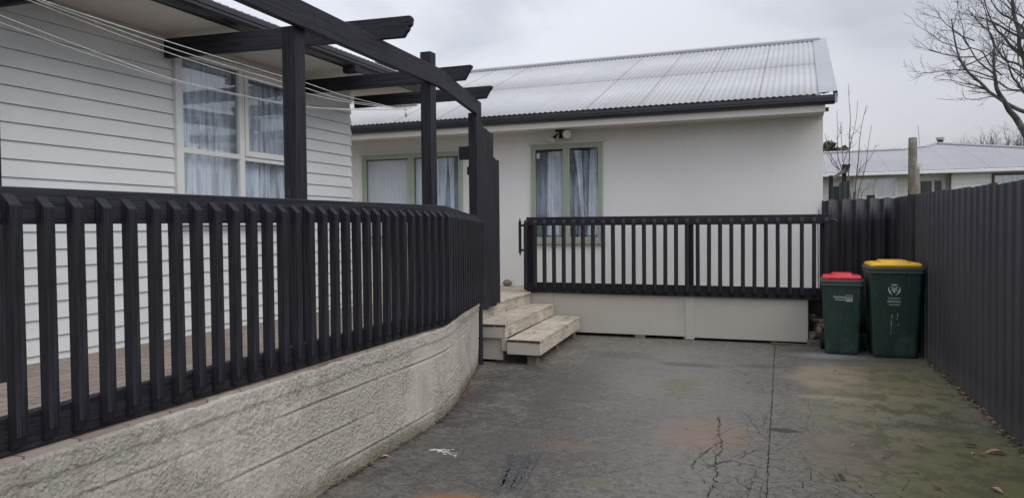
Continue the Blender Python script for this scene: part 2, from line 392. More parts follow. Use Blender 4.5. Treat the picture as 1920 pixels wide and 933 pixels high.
def rrect(cx, cy, hx, hy, r, z, n=4):
    pts = []
    for qx, qy, a0 in ((1,1,0),(-1,1,90),(-1,-1,180),(1,-1,270)):
        for k in range(n+1):
            a = R_(a0+90*k/n); pts.append((cx+qx*(hx-r)+r*math.cos(a), cy+qy*(hy-r)+r*math.sin(a), z))
    return pts

# ------------------------------------------------------------------ frame geometry constants (camera eye at the origin, paving at -1.5)
G = -1.5
f_px, CX, CY = 1400., 960., 466.5
Yc = Vector((537, -44.5, f_px)).normalized(); Xc = Vector((3635, 4, -f_px)).normalized()
Xc = (Xc - Xc.dot(Yc)*Yc).normalized(); Zc = Xc.cross(Yc)
if Zc.y > 0: Zc = -Zc
def ray(px, py):
    c = Vector((px-CX, py-CY, f_px)); return Vector((Xc.dot(c), Yc.dot(c), Zc.dot(c)))
def onX(px, py, x): d = ray(px, py); return d*(x/d.x)
def onY(px, py, y): d = ray(px, py); return d*(y/d.y)
def onZ(px, py, z): d = ray(px, py); return d*(z/d.z)

# ------------------------------------------------------------------ ground
def gsheet(name, poly, z, mat):
    b = MB().add([(x, y, z) for x, y in poly], [tuple(range(len(poly)))]); o = b.build(name, mat, base=(0,0,0)); o['kind'] = 'structure'; return o
gsheet('ground', [(-160,-160),(160,-160),(160,160),(-160,160)], G-.03, 'grass')
drive = gsheet('driveway', [(-3.6,-12),(1.46,-12),(1.46,11.5),(-3.6,11.5)], G, 'asphalt')
# paving joint and cracks let into the asphalt
def ribbon(b, pts, w, z, jit=.012, seg=.035):
    out = []
    for i in range(len(pts)-1):
        a, c = Vector((*pts[i], 0)), Vector((*pts[i+1], 0)); n = max(1, int((c-a).length/seg)); s = (c-a).normalized().cross(Vector((0,0,1)))
        for k in range(n): out.append(a.lerp(c, k/n)+s*random.uniform(-jit, jit))
    out.append(Vector((*pts[-1], 0)))
    vs = []; fs = []
    for i, p in enumerate(out):
        d = (out[min(i+1, len(out)-1)]-out[max(0, i-1)]).normalized(); s = Vector((-d.y, d.x, 0))
        ww = w*random.uniform(.15, 1.35)*(.15 if i in (0, len(out)-1) else 1)
        vs += [(p.x+s.x*ww/2, p.y+s.y*ww/2, z), (p.x-s.x*ww/2, p.y-s.y*ww/2, z)]
    for i in range(len(out)-1): fs.append((2*i, 2*i+1, 2*i+3, 2*i+2))
    b.add(vs, fs)
def gp(px, py): p = onZ(px, py, G); return (p.x, p.y)
def pxl(*a): return [gp(*p) for p in a]
b = MB(); ribbon(b, pxl((1453,648),(1450,700),(1447,760),(1444,810),(1440,870),(1437,960)), .007, G+.003, .005, .02)
j = b.build('joint', 'crack', drive, fixn=False)
b = MB()
for pts, w in (
    (((1345,778),(1352,790),(1346,806),(1350,822),(1355,838),(1345,852),(1340,868),(1344,885),(1340,905),(1330,933)), .014),
    (((1353,828),(1335,838),(1322,845),(1312,856),(1300,866),(1298,880)), .013),
    (((1348,905),(1360,918),(1380,925),(1400,935)), .008),
    (((1398,775),(1410,790),(1418,800),(1422,812),(1436,818)), .006),
    (((1436,840),(1420,843),(1400,850),(1385,860)), .012), (((1440,812),(1430,800),(1438,780)), .008),
    (((1380,900),(1395,912),(1410,918),(1438,925)), .010), (((1395,895),(1402,920),(1398,940)), .006),
    (((1240,862),(1265,862),(1290,868),(1300,880)), .004), (((1010,783),(1040,779),(1072,786),(1100,788)), .006),
    (((1050,805),(1080,809),(1110,800),(1130,803)), .004), (((895,840),(930,848),(965,855)), .004),
    (((1010,915),(1030,905),(1075,893),(1120,892),(1180,878),(1240,863)), .004), (((1020,885),(1060,888),(1105,893),(1150,885)), .003),
    (((1496,842),(1505,855),(1520,868)), .005), (((1510,870),(1540,890),(1570,902),(1600,920),(1640,940)), .006),
    (((1520,905),(1550,895),(1580,915)), .004), (((1280,800),(1290,805),(1300,808)), .005), (((1374,693),(1390,698),(1408,706)), .010),
    (((1170,787),(1200,790),(1225,797)), .004), (((1150,850),(1180,840),(1200,838)), .004), (((1516,740),(1520,770),(1512,800),(1525,820)), .004)):
    ribbon(b, pxl(*pts), w*.52, G+.004, .014, .022)
ck = b.build('crack', 'crack', drive, fixn=False)
# moss plugs growing in the cracks
b = MB()
for i in range(135):
    py = random.uniform(690, 933) if i < 110 else random.uniform(800, 933)
    px = (1453-(py-648)*.055+random.gauss(0, 2.2)) if i < 110 else random.choice(((1350, 822), (1340, 868), (1344, 905), (1336, 915)))[0]+random.gauss(0, 6)
    x, y = gp(px, py); r = random.uniform(.002, .006)
    b.add([(x+r*math.cos(a)*random.uniform(.6, 1.2), y+r*math.sin(a)*random.uniform(.6, 1.2), G+.005) for a in (0, 1.3, 2.5, 3.8, 5)]+[(x, y, G+.005+r*.7)], [(0,1,5),(1,2,5),(2,3,5),(3,4,5),(4,0,5)])
mo = b.build('moss', 'green_leaf', fixn=False, base=(0,0,0)); mo['kind'] = 'stuff'; tag(mo, 'small tufts of green moss growing in the driveway joint and cracks', 'moss')
# tyre rub mark: slightly darker ribs of rubber
b = MB()
for k in range(9):
    u = k/8; a = Vector(onZ(957+55*u, 850+random.uniform(-3, 3), G)); c = Vector(onZ(928+50*u, 933-random.uniform(5, 25), G))
    ribbon(b, [(a.x, a.y), (c.x, c.y)], .02, G+.0025, .006, .015)
M['rub'] = m_paint('rubber_mark', (.062, .062, .064), .85, .4, 40, .2)
b.build('tyre_mark', 'rub', drive, fixn=False)
# white splash
b = MB()
for i in range(60):
    u = random.random()**.8; px = 812+50*u+random.gauss(0, 2); py = 842+10*u+random.gauss(0, 1+3*u); x, y = gp(px, py); r = random.uniform(.004, .016)*(1.3-u)
    n = 7; b.add([(x+r*1.5*math.cos(a*6.283/n)*random.uniform(.5, 1.2), y+r*math.sin(a*6.283/n)*random.uniform(.5, 1.2), G+.0015+i*.00004) for a in range(n)], [tuple(range(n))])
b.build('paint_splash', 'chip', drive, fixn=False)

# ------------------------------------------------------------------ terrace, retaining wall
TOP = -.80
wall_line = [(-2.52,.8), (-2.58,2.5), (-2.61,3.5), (-2.645,4.3), (-2.675,5.0), (-2.70,5.4), (-2.75,5.68), (-2.85,6.02), (-3.045,6.7), (-3.25,7.44)]
base_line = [(-2.44,.8), (-2.50,2.5), (-2.53,3.5), (-2.565,4.3), (-2.60,5.0), (-2.635,5.3), (-2.705,5.62), (-2.82,6.02), (-3.03,6.7), (-3.27,7.46)]
def resample(line, n):
    L = [0]
    for i in range(len(line)-1): L.append(L[-1]+math.dist(line[i], line[i+1]))
    # Catmull-Rom style smoothing by chord interpolation
    out = []
    for k in range(n+1):
        s = L[-1]*k/n; i = max(j for j in range(len(L)) if L[j] <= s+1e-9); i = min(i, len(line)-2); t = (s-L[i])/(L[i+1]-L[i])
        p0 = Vector(line[max(i-1, 0)]); p1 = Vector(line[i]); p2 = Vector(line[i+1]); p3 = Vector(line[min(i+2, len(line)-1)])
        out.append(.5*((2*p1)+(-p0+p2)*t+(2*p0-5*p1+4*p2-p3)*t*t+(-p0+3*p1-3*p2+p3)*t**3))
    return out
NX, NZ = 1150, 110
tl, bl = resample(wall_line, NX), resample(base_line, NX)
b = MB(); vs = []; fs = []
for i in range(NX+1):
    tng = (tl[min(i+1, NX)]-tl[max(i-1, 0)]).normalized(); nrm = Vector((tng.y, -tng.x)); s = i/NX*6.9
    rag = noise.noise(Vector((s*6, 0, 3)))*.012+noise.noise(Vector((s*25, 0, 7)))*.005
    for k in range(NZ+1):
        t = k/NZ; z = (G-.03)+(TOP-.006+rag-(G-.03))*t; p = bl[i].lerp(tl[i], t)
        q = Vector((s*1.0, z*1.0, 0))
        zone = max(0, min(1, .55+noise.noise(q*1.1)*1.4))
        d = max(-.2, noise.fractal(Vector((s*34, z*34, 1)), .9, 2, 4))*.0058*zone + abs(noise.noise(Vector((s*60, z*60, 2))))*.006*(zone+.15) + noise.noise(q*2.3)*.005
        # block joints pressed into the render, fading in and out
        for zj in (-1.40, -1.20, -1.00):
            dz = z-(zj+noise.noise(Vector((s*.8, zj, 5)))*.006)
            msk = max(0, min(1, .5+noise.noise(Vector((s*.8, zj*9, 9)))*3.0))
            d -= .009*msk*math.exp(-(dz/.0075)**2); d += .004*msk*math.exp(-((dz-.016)/.009)**2)
        row = int((z+1.6)/.2); sj = (s+(row % 2)*.2) % .4
        if z < -1.0: d -= .006*math.exp(-((min(sj, .4-sj))/.006)**2)*max(0, min(1, .5+noise.noise(Vector((s*.8, row*3.1, 4)))*3))
        # ragged plaster ledge below the coping
        le = -.89+noise.noise(Vector((s*2.2, 0, 8)))*.02+noise.noise(Vector((s*14, 0, 8)))*.008
        d += .007*(1/(1+math.exp(-(z-le)/.003)))
        if k == NZ: d -= .006
        vs.append((p.x+nrm.x*d, p.y+nrm.y*d, z))
for i in range(NX):
    for k in range(NZ): a = i*(NZ+1)+k; fs.append((a, a+NZ+1, a+NZ+2, a+1))
b.add(vs, fs)
# top and back, end
n0 = len(b.v)
for i in range(0, NX+1):
    b.v.append((tl[i].x-.2, tl[i].y, TOP-.03))
for i in range(NX): b.f.append((i*(NZ+1)+NZ, (i+1)*(NZ+1)+NZ, n0+i+1, n0+i))
e = NX*(NZ+1); n1 = len(b.v)
b.v += [(tl[NX].x-.2, tl[NX].y, G-.03)]
b.f.append(tuple([e+k for k in range(NZ+1)]+[n0+NX, n1]))
w = b.build('retaining_wall', 'stucco', base=(-2.6, 3, G), smooth=True, auto=60, fixn=True)
tag(w, 'low cream textured stucco block wall curving along the driveway', 'wall')

# paver terrace: sheet that falls slightly to the house, edge visible over the wall
def terr_z(x): return TOP+.004-(.08)*max(0, min(1, (-2.65-x)/2.1))
b = MB(); vs = []; fs = []; SEG = 60
EL = [Vector(p) for p in resample([p for p in wall_line], SEG)]
for p in EL:
    if p.y > 7.46: p.y = 7.46
jag = [0]*(SEG+1)
for i, p in enumerate(EL):
    ex = p.x-.022
    vs += [(ex, p.y, TOP-.05), (ex, p.y, TOP+.004), (-4.79, p.y, TOP-.076), (-4.79, p.y, TOP-.2)]
for i in range(SEG):
    a = i*4; fs += [(a, a+4, a+5, a+1), (a+1, a+5, a+6, a+2)]
b.add(vs, fs); te = b.build('terrace', 'paver', base=(0,0,0)); te['kind'] = 'structure'
# timber edging on the last stretch
b = MB(); pts = [(-2.80,5.78), (-3.03,6.66), (-3.255,7.44)]
for i in range(2): b.beam((pts[i][0]+.012, pts[i][1], TOP-.045), (pts[i+1][0]+.012, pts[i+1][1], TOP-.045), .022, .055)
o = b.build('edging_board', 'weather_y', bevel=.002, base=(-3, 6.6, TOP)); tag(o, 'weathered brown timber edging board along the curved wall top under the railing', 'board')

# ------------------------------------------------------------------ picket railing (left)
def picket_mesh(z0, z1, w, d, slope, bslope):
    """front towards +X at x=d; local origin at base"""
    pr = [(0, z0), (d*.35, z0), (d, z0+bslope), (d, z1-slope), (0, z1)]
    return [(x, -w/2, z) for x, z in pr], (0, w, 0)
left = thing('picket_railing', (-2.7, 4, TOP), 'long black stained timber picket railing bending along the paved terrace, left of the steps', 'railing')
RA, RK, RE = Vector((-2.60,.62)), Vector((-2.70,5.52)), Vector((-3.25,7.5))
def zt(p): return .166+.022*(p.y-1.9)/3.6 if p.y < 5.52 else .187-.066*(p.y-5.52)/1.98
def zb(p): return -.79 if p.y < 5.52 else -.79-.035*(p.y-5.52)/1.98
for (A, B) in ((RA, RK), (RK, RE)):
    b = MB(); za, zb_ = zt(A), zt(B)
    d = (B-A).normalized(); s = Vector((d.y, -d.x))
    def plank(b, A, B, z0a, z0b, h, o0, o1):
        pa = [(A+s*o0), (A+s*o1), (B+s*o1), (B+s*o0)]; zz = [z0a, z0a, z0b, z0b]
        b.add([(p.x, p.y, z) for p, z in zip(pa, zz)]+[(p.x, p.y, z+h) for p, z in zip(pa, zz)], [(0,1,2,3),(4,5,6,7),(0,1,5,4),(1,2,6,5),(2,3,7,6),(3,0,4,7)])
    plank(b, A, B, zt(A)-.135, zt(B)-.135, .135, -.045, 0); b.build('top_rail', 'stain_y', left, bevel=.004)
    b = MB(); plank(b, A, B, zb(A), zb(B), .135, -.045, 0); b.build('bottom_rail', 'stain_y', left, bevel=.004)
# pickets: shared meshes per run
def run(A, B, first_y, step, root, n=None):
    d = (B-A).normalized(); ang = math.atan2(d.y, d.x)-math.pi/2
    protos = []
    for v in range(4):
        b = MB(); w, dp = .044+random.uniform(-.001, .002), .046
        h = .93+random.uniform(-.004, .004)
        pts, vec = picket_mesh(.02, h, w, dp, .045, .045); b.prism(pts, vec); protos.append(b)
    y = first_y; k = 0; first = []
    while y < B.y-.012 and (n is None or k < n):
        t = (y-A.y)/(B.y-A.y); p = A.lerp(B, t); pos = (p.x-left_w[0], p.y-left_w[1], zb(p)-.0-left_w[2])
        v = random.randrange(4)
        if k < 4:
            o = protos[k].build('picket', 'stain_z', base=(0,0,0), bevel=.0025); o.parent = root; first.append(o)
        else:
            o = first[v].copy(); col.objects.link(o)
        o.location = pos; o.rotation_euler = (random.uniform(-.004, .004), random.uniform(-.003, .003), ang+random.uniform(-.015, .015))
        k += 1; y += step*d.y
left_w = (-2.7, 4, TOP)
run(RA, RK, 1.840-.1265*2, .1265, left)
run(RK, RE, 5.545, .131, left)
# end post in front of the wall end
b = MB().box(-3.318, -3.243, 7.46, 7.535, G-.02, .09); b.build('end_post', 'stain_z', left, bevel=.003)
for y in (1.55, 6.35):
    b = MB().box(-2.86+(-.27 if y > 6 else .02), -2.76+(-.27 if y > 6 else .02), y-.05, y+.05, TOP-.02, .12); b.build('post', 'stain_z', left, bevel=.003)

# ------------------------------------------------------------------ pergola
pg = thing('pergola', (-2.9, 5.2, TOP), 'black stained timber pergola with rafters against the weatherboard house', 'pergola')
posts = [(-2.90, 3.84, 1.24), (-2.955, 5.74, 1.50), (-3.27, 7.42, 1.24)]
for x, y, z in posts:
    b = MB().box(x-.05, x+.05, y-.05, y+.05, TOP-.06, z)
    o = b.build('post', 'stain_z', pg, bevel=.004)
b = MB().box(-2.93-.05, -2.93+.05, 1.78, 1.88, TOP-.06, 1.24)
# far-left post whose edge shows at the frame border, on the terrace by the house
b = MB(); p = onX(0, 250, -4.3); b.box(-4.35, -4.25, p.y-.13, p.y-.03, TOP-.1, 1.385); b.build('post', 'stain_z', pg, bevel=.004)
BZ = 1.225
def beamv(b, A, B, z0a, z0b, h, t=.045):
    A, B = Vector(A), Vector(B); d = (B-A).normalized(); s = Vector((d.y, -d.x))*t
    b.add([(A.x,A.y,z0a),(A.x-s.x,A.y-s.y,z0a),(B.x-s.x,B.y-s.y,z0b),(B.x,B.y,z0b),(A.x,A.y,z0a+h),(A.x-s.x,A.y-s.y,z0a+h),(B.x-s.x,B.y-s.y,z0b+h),(B.x,B.y,z0b+h)],
          [(0,1,2,3),(4,5,6,7),(0,1,5,4),(1,2,6,5),(2,3,7,6),(3,0,4,7)])
for A, B in (((-2.66,.7), (-2.805,3.93)), ((-2.805,3.934), (-2.895,5.88)), ((-2.895,5.884), (-3.27,7.62))):
    b = MB(); beamv(b, A, B, BZ, BZ, .16); b.build('beam', 'stain_y', pg, bevel=.004)
def rafter(y0, y1, xw, xe, kind, zb0=1.385, h=.135, end_h=None):
    """runs from the wall out over the beam, shaped end"""
    pr = [(xw, zb0), (xe-.075, zb0)]
    if kind == 0: pr += [(xe-.062, zb0+.008), (xe-.05, zb0+.03), (xe-.03, zb0+.05), (xe-.026, zb0+.07), (xe-.006, zb0+.085), (xe, zb0+h-.02), (xe-.012, zb0+h)]
    elif kind == 1: pr += [(xe-.012, zb0+h-.035), (xe, zb0+h-.025), (xe, zb0+h-.006), (xe-.008, zb0+h)]
    else: pr += [(xe-.03, zb0+h-.055), (xe-.004, zb0+h-.03), (xe, zb0+h-.006), (xe-.01, zb0+h)]
    pr += [(xw, zb0+h)]
    L = xe-xw; b = MB()
    a = [(x, y0+(y1-y0)*(x-xw)/L, z) for x, z in pr]
    b.prism(a, (0, .045, 0)); return b.build('rafter', 'stain_x', pg, bevel=.003)
rafter(4.62, 4.80, -4.74, -2.60, 0, h=.15)
rafter(6.38, 6.39, -4.74, -2.84, 1)
rafter(7.36, 7.38, -4.74, -3.045, 2, h=.13)
rafter(3.16, 3.26, -4.74, -2.40, 1, h=.15)
b = MB(); p = onX(655, 133, -4.05); b.box(-4.14, -3.99, p.y+.02, p.y+.10, 1.522, 1.585); b.build('spacer_block', 'stain_x', pg, bevel=.003)
b = MB(); a = onY(866, 278, 7.42); b.box(a.x-.02, -3.325, 7.38, 7.44, .745, .885); b.build('end_block', 'stain_x', pg, bevel=.003)

# ------------------------------------------------------------------ clothesline
cl = thing('clothesline', (-4.1, 7.3, 1.36), 'five pale clothesline cords sagging under the pergola along the weatherboard wall', 'clothesline')
end = Vector((-4.10, 7.33, 1.335))
W = [([(77,0),(340,86),(523.5,141.7),(566,153),(640,178),(700,193)], -4.1), ([(67,0),(340,97),(523.5,152.3),(566,163),(640,186),(706,197)], -4.12),
     ([(51,0),(340,107.5),(523.5,162),(566,173),(640,190),(712,200)], -4.14), ([(0,29),(200,105),(340,153),(523.5,193),(566,200),(641,204)], -4.24), ([(0,42.5),(200,113),(340,156),(523.5,195.5),(566,201),(641,206)], -4.26)]
for i, (pp, x0) in enumerate(W):
    pts = []
    for k, (px, py) in enumerate(pp): pts.append(onX(px, py, x0+(-4.1-x0)*k/len(pp)))
    d = pts[0]-pts[1]; pre = pts[0]+d*(.9/d.length)+Vector((0, 0, .03)); pts = [pre]+pts+[end+Vector((.03*i-.05, 0, -.005*i))]
    v3 = []
    for k in range(len(pts)-1):
        p0, p1, p2, p3 = pts[max(k-1,0)], pts[k], pts[k+1], pts[min(k+2, len(pts)-1)]
        for q in range(8):
            t = q/8; v3.append(.5*((2*p1)+(-p0+p2)*t+(2*p0-5*p1+4*p2-p3)*t*t+(-p0+3*p1-3*p2+p3)*t**3))
    v3.append(pts[-1]); MB().tube(v3, .0033, 5).build('cord', 'wire', cl, smooth=True, fixn=False)
b = MB()
for k in range(5):
    x = -4.22+k*.05; b.tube([(x,7.33,1.35),(x+.008,7.32,1.335),(x+.02,7.32,1.322),(x+.035,7.32,1.33),(x+.04,7.33,1.35)], .004, 5)
b.box(-4.25, -3.92, 7.33, 7.355, 1.35, 1.375); b.build('hook_bar', 'iron', cl)
b = MB(); b.tube([(-4.08,7.33,1.335),(-4.06,7.33,1.30),(-4.055,7.33,1.272)], .003, 5); b.tube([(-4.055,7.33,1.272),(-4.05,7.33,1.255),(-4.055,7.33,1.235)], .012, 7); b.build('hook', 'iron', cl)
MB().box(-4.35, -4.0, 2.02, 2.06, 1.15, 1.45).build('end_bar', 'stain_x', cl)

# ------------------------------------------------------------------ weatherboard house
def boards(b, A, B, nrm, z0, z1, cover, zalign, holes=(), miA=0, miB=0, tb=.020, tt=.004):
    A, B, n = Vector(A), Vector(B), Vector(nrm); L = (B-A).length; d = (B-A)/L
    k0 = math.floor((z0-zalign)/cover); zz = zalign+k0*cover
    while zz < z1:
        lo, hi = max(zz, z0), min(zz+cover-.002, z1)
        cuts = sorted({lo, hi, *[h for H in holes for h in H[2:] if lo < h < hi]})
        for c0, c1 in zip(cuts, cuts[1:]):
            sp = [(0, L)]
            for s0, s1, h0, h1 in holes:
                if h0 <= (c0+c1)/2 <= h1: sp = [seg for a, e in sp for seg in ((a, min(e, s0)), (max(a, s1), e)) if seg[1] > seg[0]+1e-4]
            def th(z): return tb+(tt-tb)*(z-zz)/cover
            for a, e in sp:
                q = []
                for z in (c0, c1):
                    t = th(z); sa = a-(t*miA if a == 0 else 0); se = e+(t*miB if e == L else 0)
                    P1 = A+d*sa+n*t; P2 = A+d*se+n*t; q.append([(P1.x,P1.y,z), (P2.x,P2.y,z)])
                Q1 = A+d*a; Q2 = A+d*e
                o = len(b.v); b.v += [q[0][0], q[0][1], q[1][1], q[1][0], (Q1.x,Q1.y,c0), (Q2.x,Q2.y,c0)]
                b.f += [(o,o+1,o+2,o+3), (o,o+4,o+5,o+1)]
        zz += cover
XW, Y1 = -4.8, 7.35; SOF = 1.58
h1 = thing('weatherboard_house', (-7, 3, G), 'pale grey weatherboard house with a curtained white framed window behind the pergola', 'house')
WY0, WY1, WZ0, WZ1 = 4.75, 6.42, .10, 1.50
b = MB(); boards(b, (XW, -1.5, 0), (XW, Y1, 0), (1,0,0), -.885, SOF, .119, .364, [(WY0+1.5, WY1+1.5, WZ0, WZ1)], 0, 1)
b.build('side_wall', 'board', h1)
b = MB(); boards(b, (XW, Y1, 0), (-9.2, Y1, 0), (0,1,0), -.885, 1.9, .119, .364, [], 1, 0); b.build('end_wall', 'board', h1)
b = MB(); b.box(-9.2, XW-.01, -1.5, Y1-.01, -1.45, -.885); b.build('foundation', 'panel', h1)
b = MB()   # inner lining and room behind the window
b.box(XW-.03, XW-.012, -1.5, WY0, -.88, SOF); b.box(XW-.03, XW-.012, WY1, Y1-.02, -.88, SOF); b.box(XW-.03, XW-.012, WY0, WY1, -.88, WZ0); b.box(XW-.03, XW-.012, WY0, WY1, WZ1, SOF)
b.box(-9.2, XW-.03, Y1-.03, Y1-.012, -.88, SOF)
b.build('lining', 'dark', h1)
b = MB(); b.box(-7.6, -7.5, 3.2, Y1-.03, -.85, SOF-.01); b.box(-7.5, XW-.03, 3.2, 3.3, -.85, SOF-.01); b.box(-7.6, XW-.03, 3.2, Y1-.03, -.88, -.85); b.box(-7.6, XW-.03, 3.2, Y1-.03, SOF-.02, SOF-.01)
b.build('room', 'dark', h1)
XE = -4.115
b = MB(); b.box(-9.9, XE, -1.5, 7.92, SOF, SOF+.012); b.build('soffit', 'soffit', h1)
b = MB(); b.box(XW+.005, XW+.03, -1.5, 7.33, SOF-.045, SOF-.001); b.build('scotia', 'trim', h1)
b = MB(); b.box(XE, XE+.02, -1.5, 7.94, SOF-.012, SOF+.14); b.box(-9.9, XE, 7.92, 7.94, SOF-.012, SOF+.14); b.build('fascia_board', 'gutter', h1)
def gutter_profile(): # quarter-round style: x out, z
    return [(0,0), (.045,.0), (.072,.016), (.082,.04), (.082,.062), (.092,.066), (.092,.105), (.084,.112), (.084,.10), (.074,.095), (.074,.05), (.06,.02), (0,.01)]
b = MB(); b.prism([(XE+.021+x, -1.5, SOF-.008+z) for x, z in gutter_profile()], (0, 9.44, 0)); b.build('gutter', 'gutter', h1, bevel=0)
def corrugated(b, u0, u1, rows, per=.08, amp=.007, ppp=8, flip=False):
    """rows: list of (fn(u)->Vector point, lift dir z offset) ; rows from eave to ridge"""
    n = int((u1-u0)/per*ppp); o = len(b.v); R = len(rows)
    for r, (fn, ofs) in enumerate(rows):
        for i in range(n+1):
            u = u0+(u1-u0)*i/n; p = fn(u); b.v.append((p[0], p[1], p[2]+ofs+amp*math.sin(2*math.pi*u/per)))
    for r in range(R-1):
        for i in range(n): a = o+r*(n+1)+i; b.f.append((a, a+1, a+n+2, a+n+1))
EZ1 = 1.702
def r1(x, z): return lambda u: (x, u, z)
b = MB(); tp = .30; rx = -7.0
corrugated(b, -1.5, 7.95, [(r1(XE+.06, EZ1), 0), (r1(rx, EZ1+(XE+.06-rx)*tp), 0)])
corrugated(b, -1.5, 7.95, [(r1(rx, EZ1+(XE+.06-rx)*tp), 0), (r1(-9.95, EZ1+.02), 0)])
o = b.build('roof', 'roof', h1, fixn=False, smooth=True); md = o.modifiers.new('sheet', 'SOLIDIFY'); md.thickness = .003
b = MB(); b.add([(XE,7.93,SOF+.1),(-9.9,7.93,SOF+.1),(rx,7.93,EZ1+(XE-rx)*tp-.02),(XE,7.91,SOF+.1),(-9.9,7.91,SOF+.1),(rx,7.91,EZ1+(XE-rx)*tp-.02)], [(0,1,2),(3,5,4),(0,2,5,3),(1,4,5,2)])
b.build('gable', 'board', h1)
# window
wn = MB(); x0, x1 = XW+.004, XW+.05
ym = 5.53; zt_ = .672
for (ya, yb, za, zb2, xx) in ((WY0, WY0+.075, WZ0, WZ1, x1), (WY1-.06, WY1, WZ0, WZ1, x1), (WY0+.075, WY1-.06, WZ1-.05, WZ1, x1-.006), (WY0-.02, WY1+.02, WZ0-.05, WZ0, x1+.03),
                         (ym-.03, ym+.035, WZ0+.002, WZ1-.05, x1-.008), (WY0+.075, ym-.03, zt_-.022, zt_+.022, x1-.012), (ym+.035, WY1-.06, zt_-.03, zt_+.006, x1-.012)):
    wn.box(x0, xx, ya, yb, za, zb2)
wf = wn.build('window', 'trim', h1, bevel=.003)
b = MB()   # opening sash, right upper
for a in ((ym+.037, ym+.082, .681, WZ1-.052), (WY1-.105, WY1-.062, .681, WZ1-.052), (ym+.082, WY1-.105, .681, .735), (ym+.082, WY1-.105, WZ1-.10, WZ1-.052)):
    b.box(XW+.012, XW+.052, a[0], a[1], a[2], a[3])
b.build('sash', 'trim', wf, bevel=.003)
for ya, yb, za, zb2 in ((WY0+.075, ym-.03, zt_+.022, WZ1-.05), (WY0+.075, ym-.03, WZ0, zt_-.022), (ym+.082, WY1-.105, .735, WZ1-.10), (ym+.035, WY1-.06, WZ0, zt_-.03)):
    xg = XW+.016; MB().add([(xg,ya,za),(xg,yb,za),(xg,yb,zb2),(xg,ya,zb2)], [(0,1,2,3)]).build('pane', 'glass', wf, fixn=False)
def curtain(b, A, B, z0, z1, folds, amp, seed, hem=True, gather=0.):
    A, B = Vector(A), Vector(B); L = (B-A).length; d = (B-A)/L; n = Vector((-d.y, d.x, 0)); N = int(folds*14); rr = random.Random(seed)
    ph = [rr.uniform(0, 6.28) for _ in range(4)]; NZc = 14; o = len(b.v)
    for k in range(NZc+1):
        z = z0+(z1-z0)*k/NZc; g = 1-gather*(k/NZc)
        for i in range(N+1):
            u = i/N; w = amp*(.55+.45*math.sin(u*5+ph[2]))*(math.sin(2*math.pi*folds*u+ph[0]+.5*math.sin(u*9+ph[1]))+.35*math.sin(2*math.pi*folds*2.3*u+ph[3]))*(1-.3*k/NZc)
            p = A+d*(L*u*g)+n*w; b.v.append((p.x, p.y, z))
    for k in range(NZc):
        for i in range(N): a = o+k*(N+1)+i; b.f.append((a, a+1, a+N+2, a+N+1))
b = MB(); curtain(b, (XW-.06, 4.78, 0), (XW-.06, 6.38, 0), WZ0+.02, WZ1-.03, 13, .034, 3); b.build('curtain', 'sheer', wf, smooth=True, fixn=False)
b = MB(); curtain(b, (XW-.10, 4.82, 0), (XW-.10, 5.20, 0), WZ0+.02, WZ1-.03, 5, .018, 8); curtain(b, (XW-.10, 5.62, 0), (XW-.10, 5.95, 0), WZ0+.02, WZ1-.03, 4, .018, 12); b.build('curtain', 'sheer', wf, smooth=True, fixn=False)

# ------------------------------------------------------------------ rendered house at the back
YF, XR = 11.0, .31; EAVE = 10.33; GZ = 1.655; T2 = .38; RYc = 14.75; RZ = GZ+(RYc-EAVE)*T2
h2 = thing('rendered_house', (-4, 14, G), 'cream rendered house with a long pale corrugated roof and green windows', 'house')
def wallbox(b, xs, xe, z0, z1, holes):
    xsn = sorted({xs, xe, *[h[0] for h in holes], *[h[1] for h in holes]})
    for a, c in zip(xsn, xsn[1:]):
        zs = [(z0, z1)]
        for hx0, hx1, hz0, hz1 in holes:
            if hx0 <= (a+c)/2 <= hx1: zs = [(z0, hz0), (hz1, z1)]
        for q0, q1 in zs: b.box(a, c, YF, YF+.09, q0, q1)
W2 = (-3.885, -2.745, -.215, 1.275); W1 = (-6.93, -5.06, -.215, 1.245)
b = MB(); 
for (xs, xe) in ((-12, XR),):
    hs = [W1, W2]; wallbox(b, xs, xe, -.905, 1.50, hs)
b.build('front_wall', 'facade', h2, bevel=0)
b = MB(); b.box(XR-.09, XR, YF+.092, 18.4, -1.5, 1.5); b.build('side_wall', 'facade', h2)
b = MB(); b.add([(XR-.004,YF+.02,1.5),(XR-.004,18.4,1.5),(XR-.004,RYc,RZ-.12),(XR-.08,YF+.02,1.5),(XR-.08,18.4,1.5),(XR-.08,RYc,RZ-.12)], [(0,1,2),(3,5,4),(0,2,5,3),(1,4,5,2)]); b.build('gable', 'facade', h2)
b = MB(); b.box(-12, XR-.1, YF+.02, YF+.08, G, -.906); b.build('foundation', 'panel', h2)
b = MB(); b.box(-12, XR-.1, 13.2, 13.3, -.9, 1.5); b.box(-12, XR-.1, YF+.1, 13.2, 1.44, 1.47); b.box(-12, XR-.1, YF+.1, 13.2, -.92, -.9); b.box(-4.75, -4.65, YF+.1, 13.2, -.9, 1.44); b.box(-1.6, -1.5, YF+.1, 13.2, -.9, 1.44); b.build('room', 'room', h2)
b = MB(); b.box(-12, XR+.005, EAVE+.09, YF+.0, 1.475, 1.487); b.build('soffit', 'soffit', h2)
b = MB(); b.box(-12, XR+.01, EAVE+.07, EAVE+.088, 1.445, 1.60); b.build('fascia', 'fascia', h2, bevel=.002)
b = MB(); b.box(-12, XR-.0, YF-.022, YF-.002, 1.445, 1.474); b.build('scotia', 'facade', h2)
b = MB(); b.prism([(-12, EAVE+.069-x, 1.535+z) for x, z in gutter_profile()], (12.43, 0, 0)); b.build('gutter', 'gutter', h2)
b = MB(); rd = .36
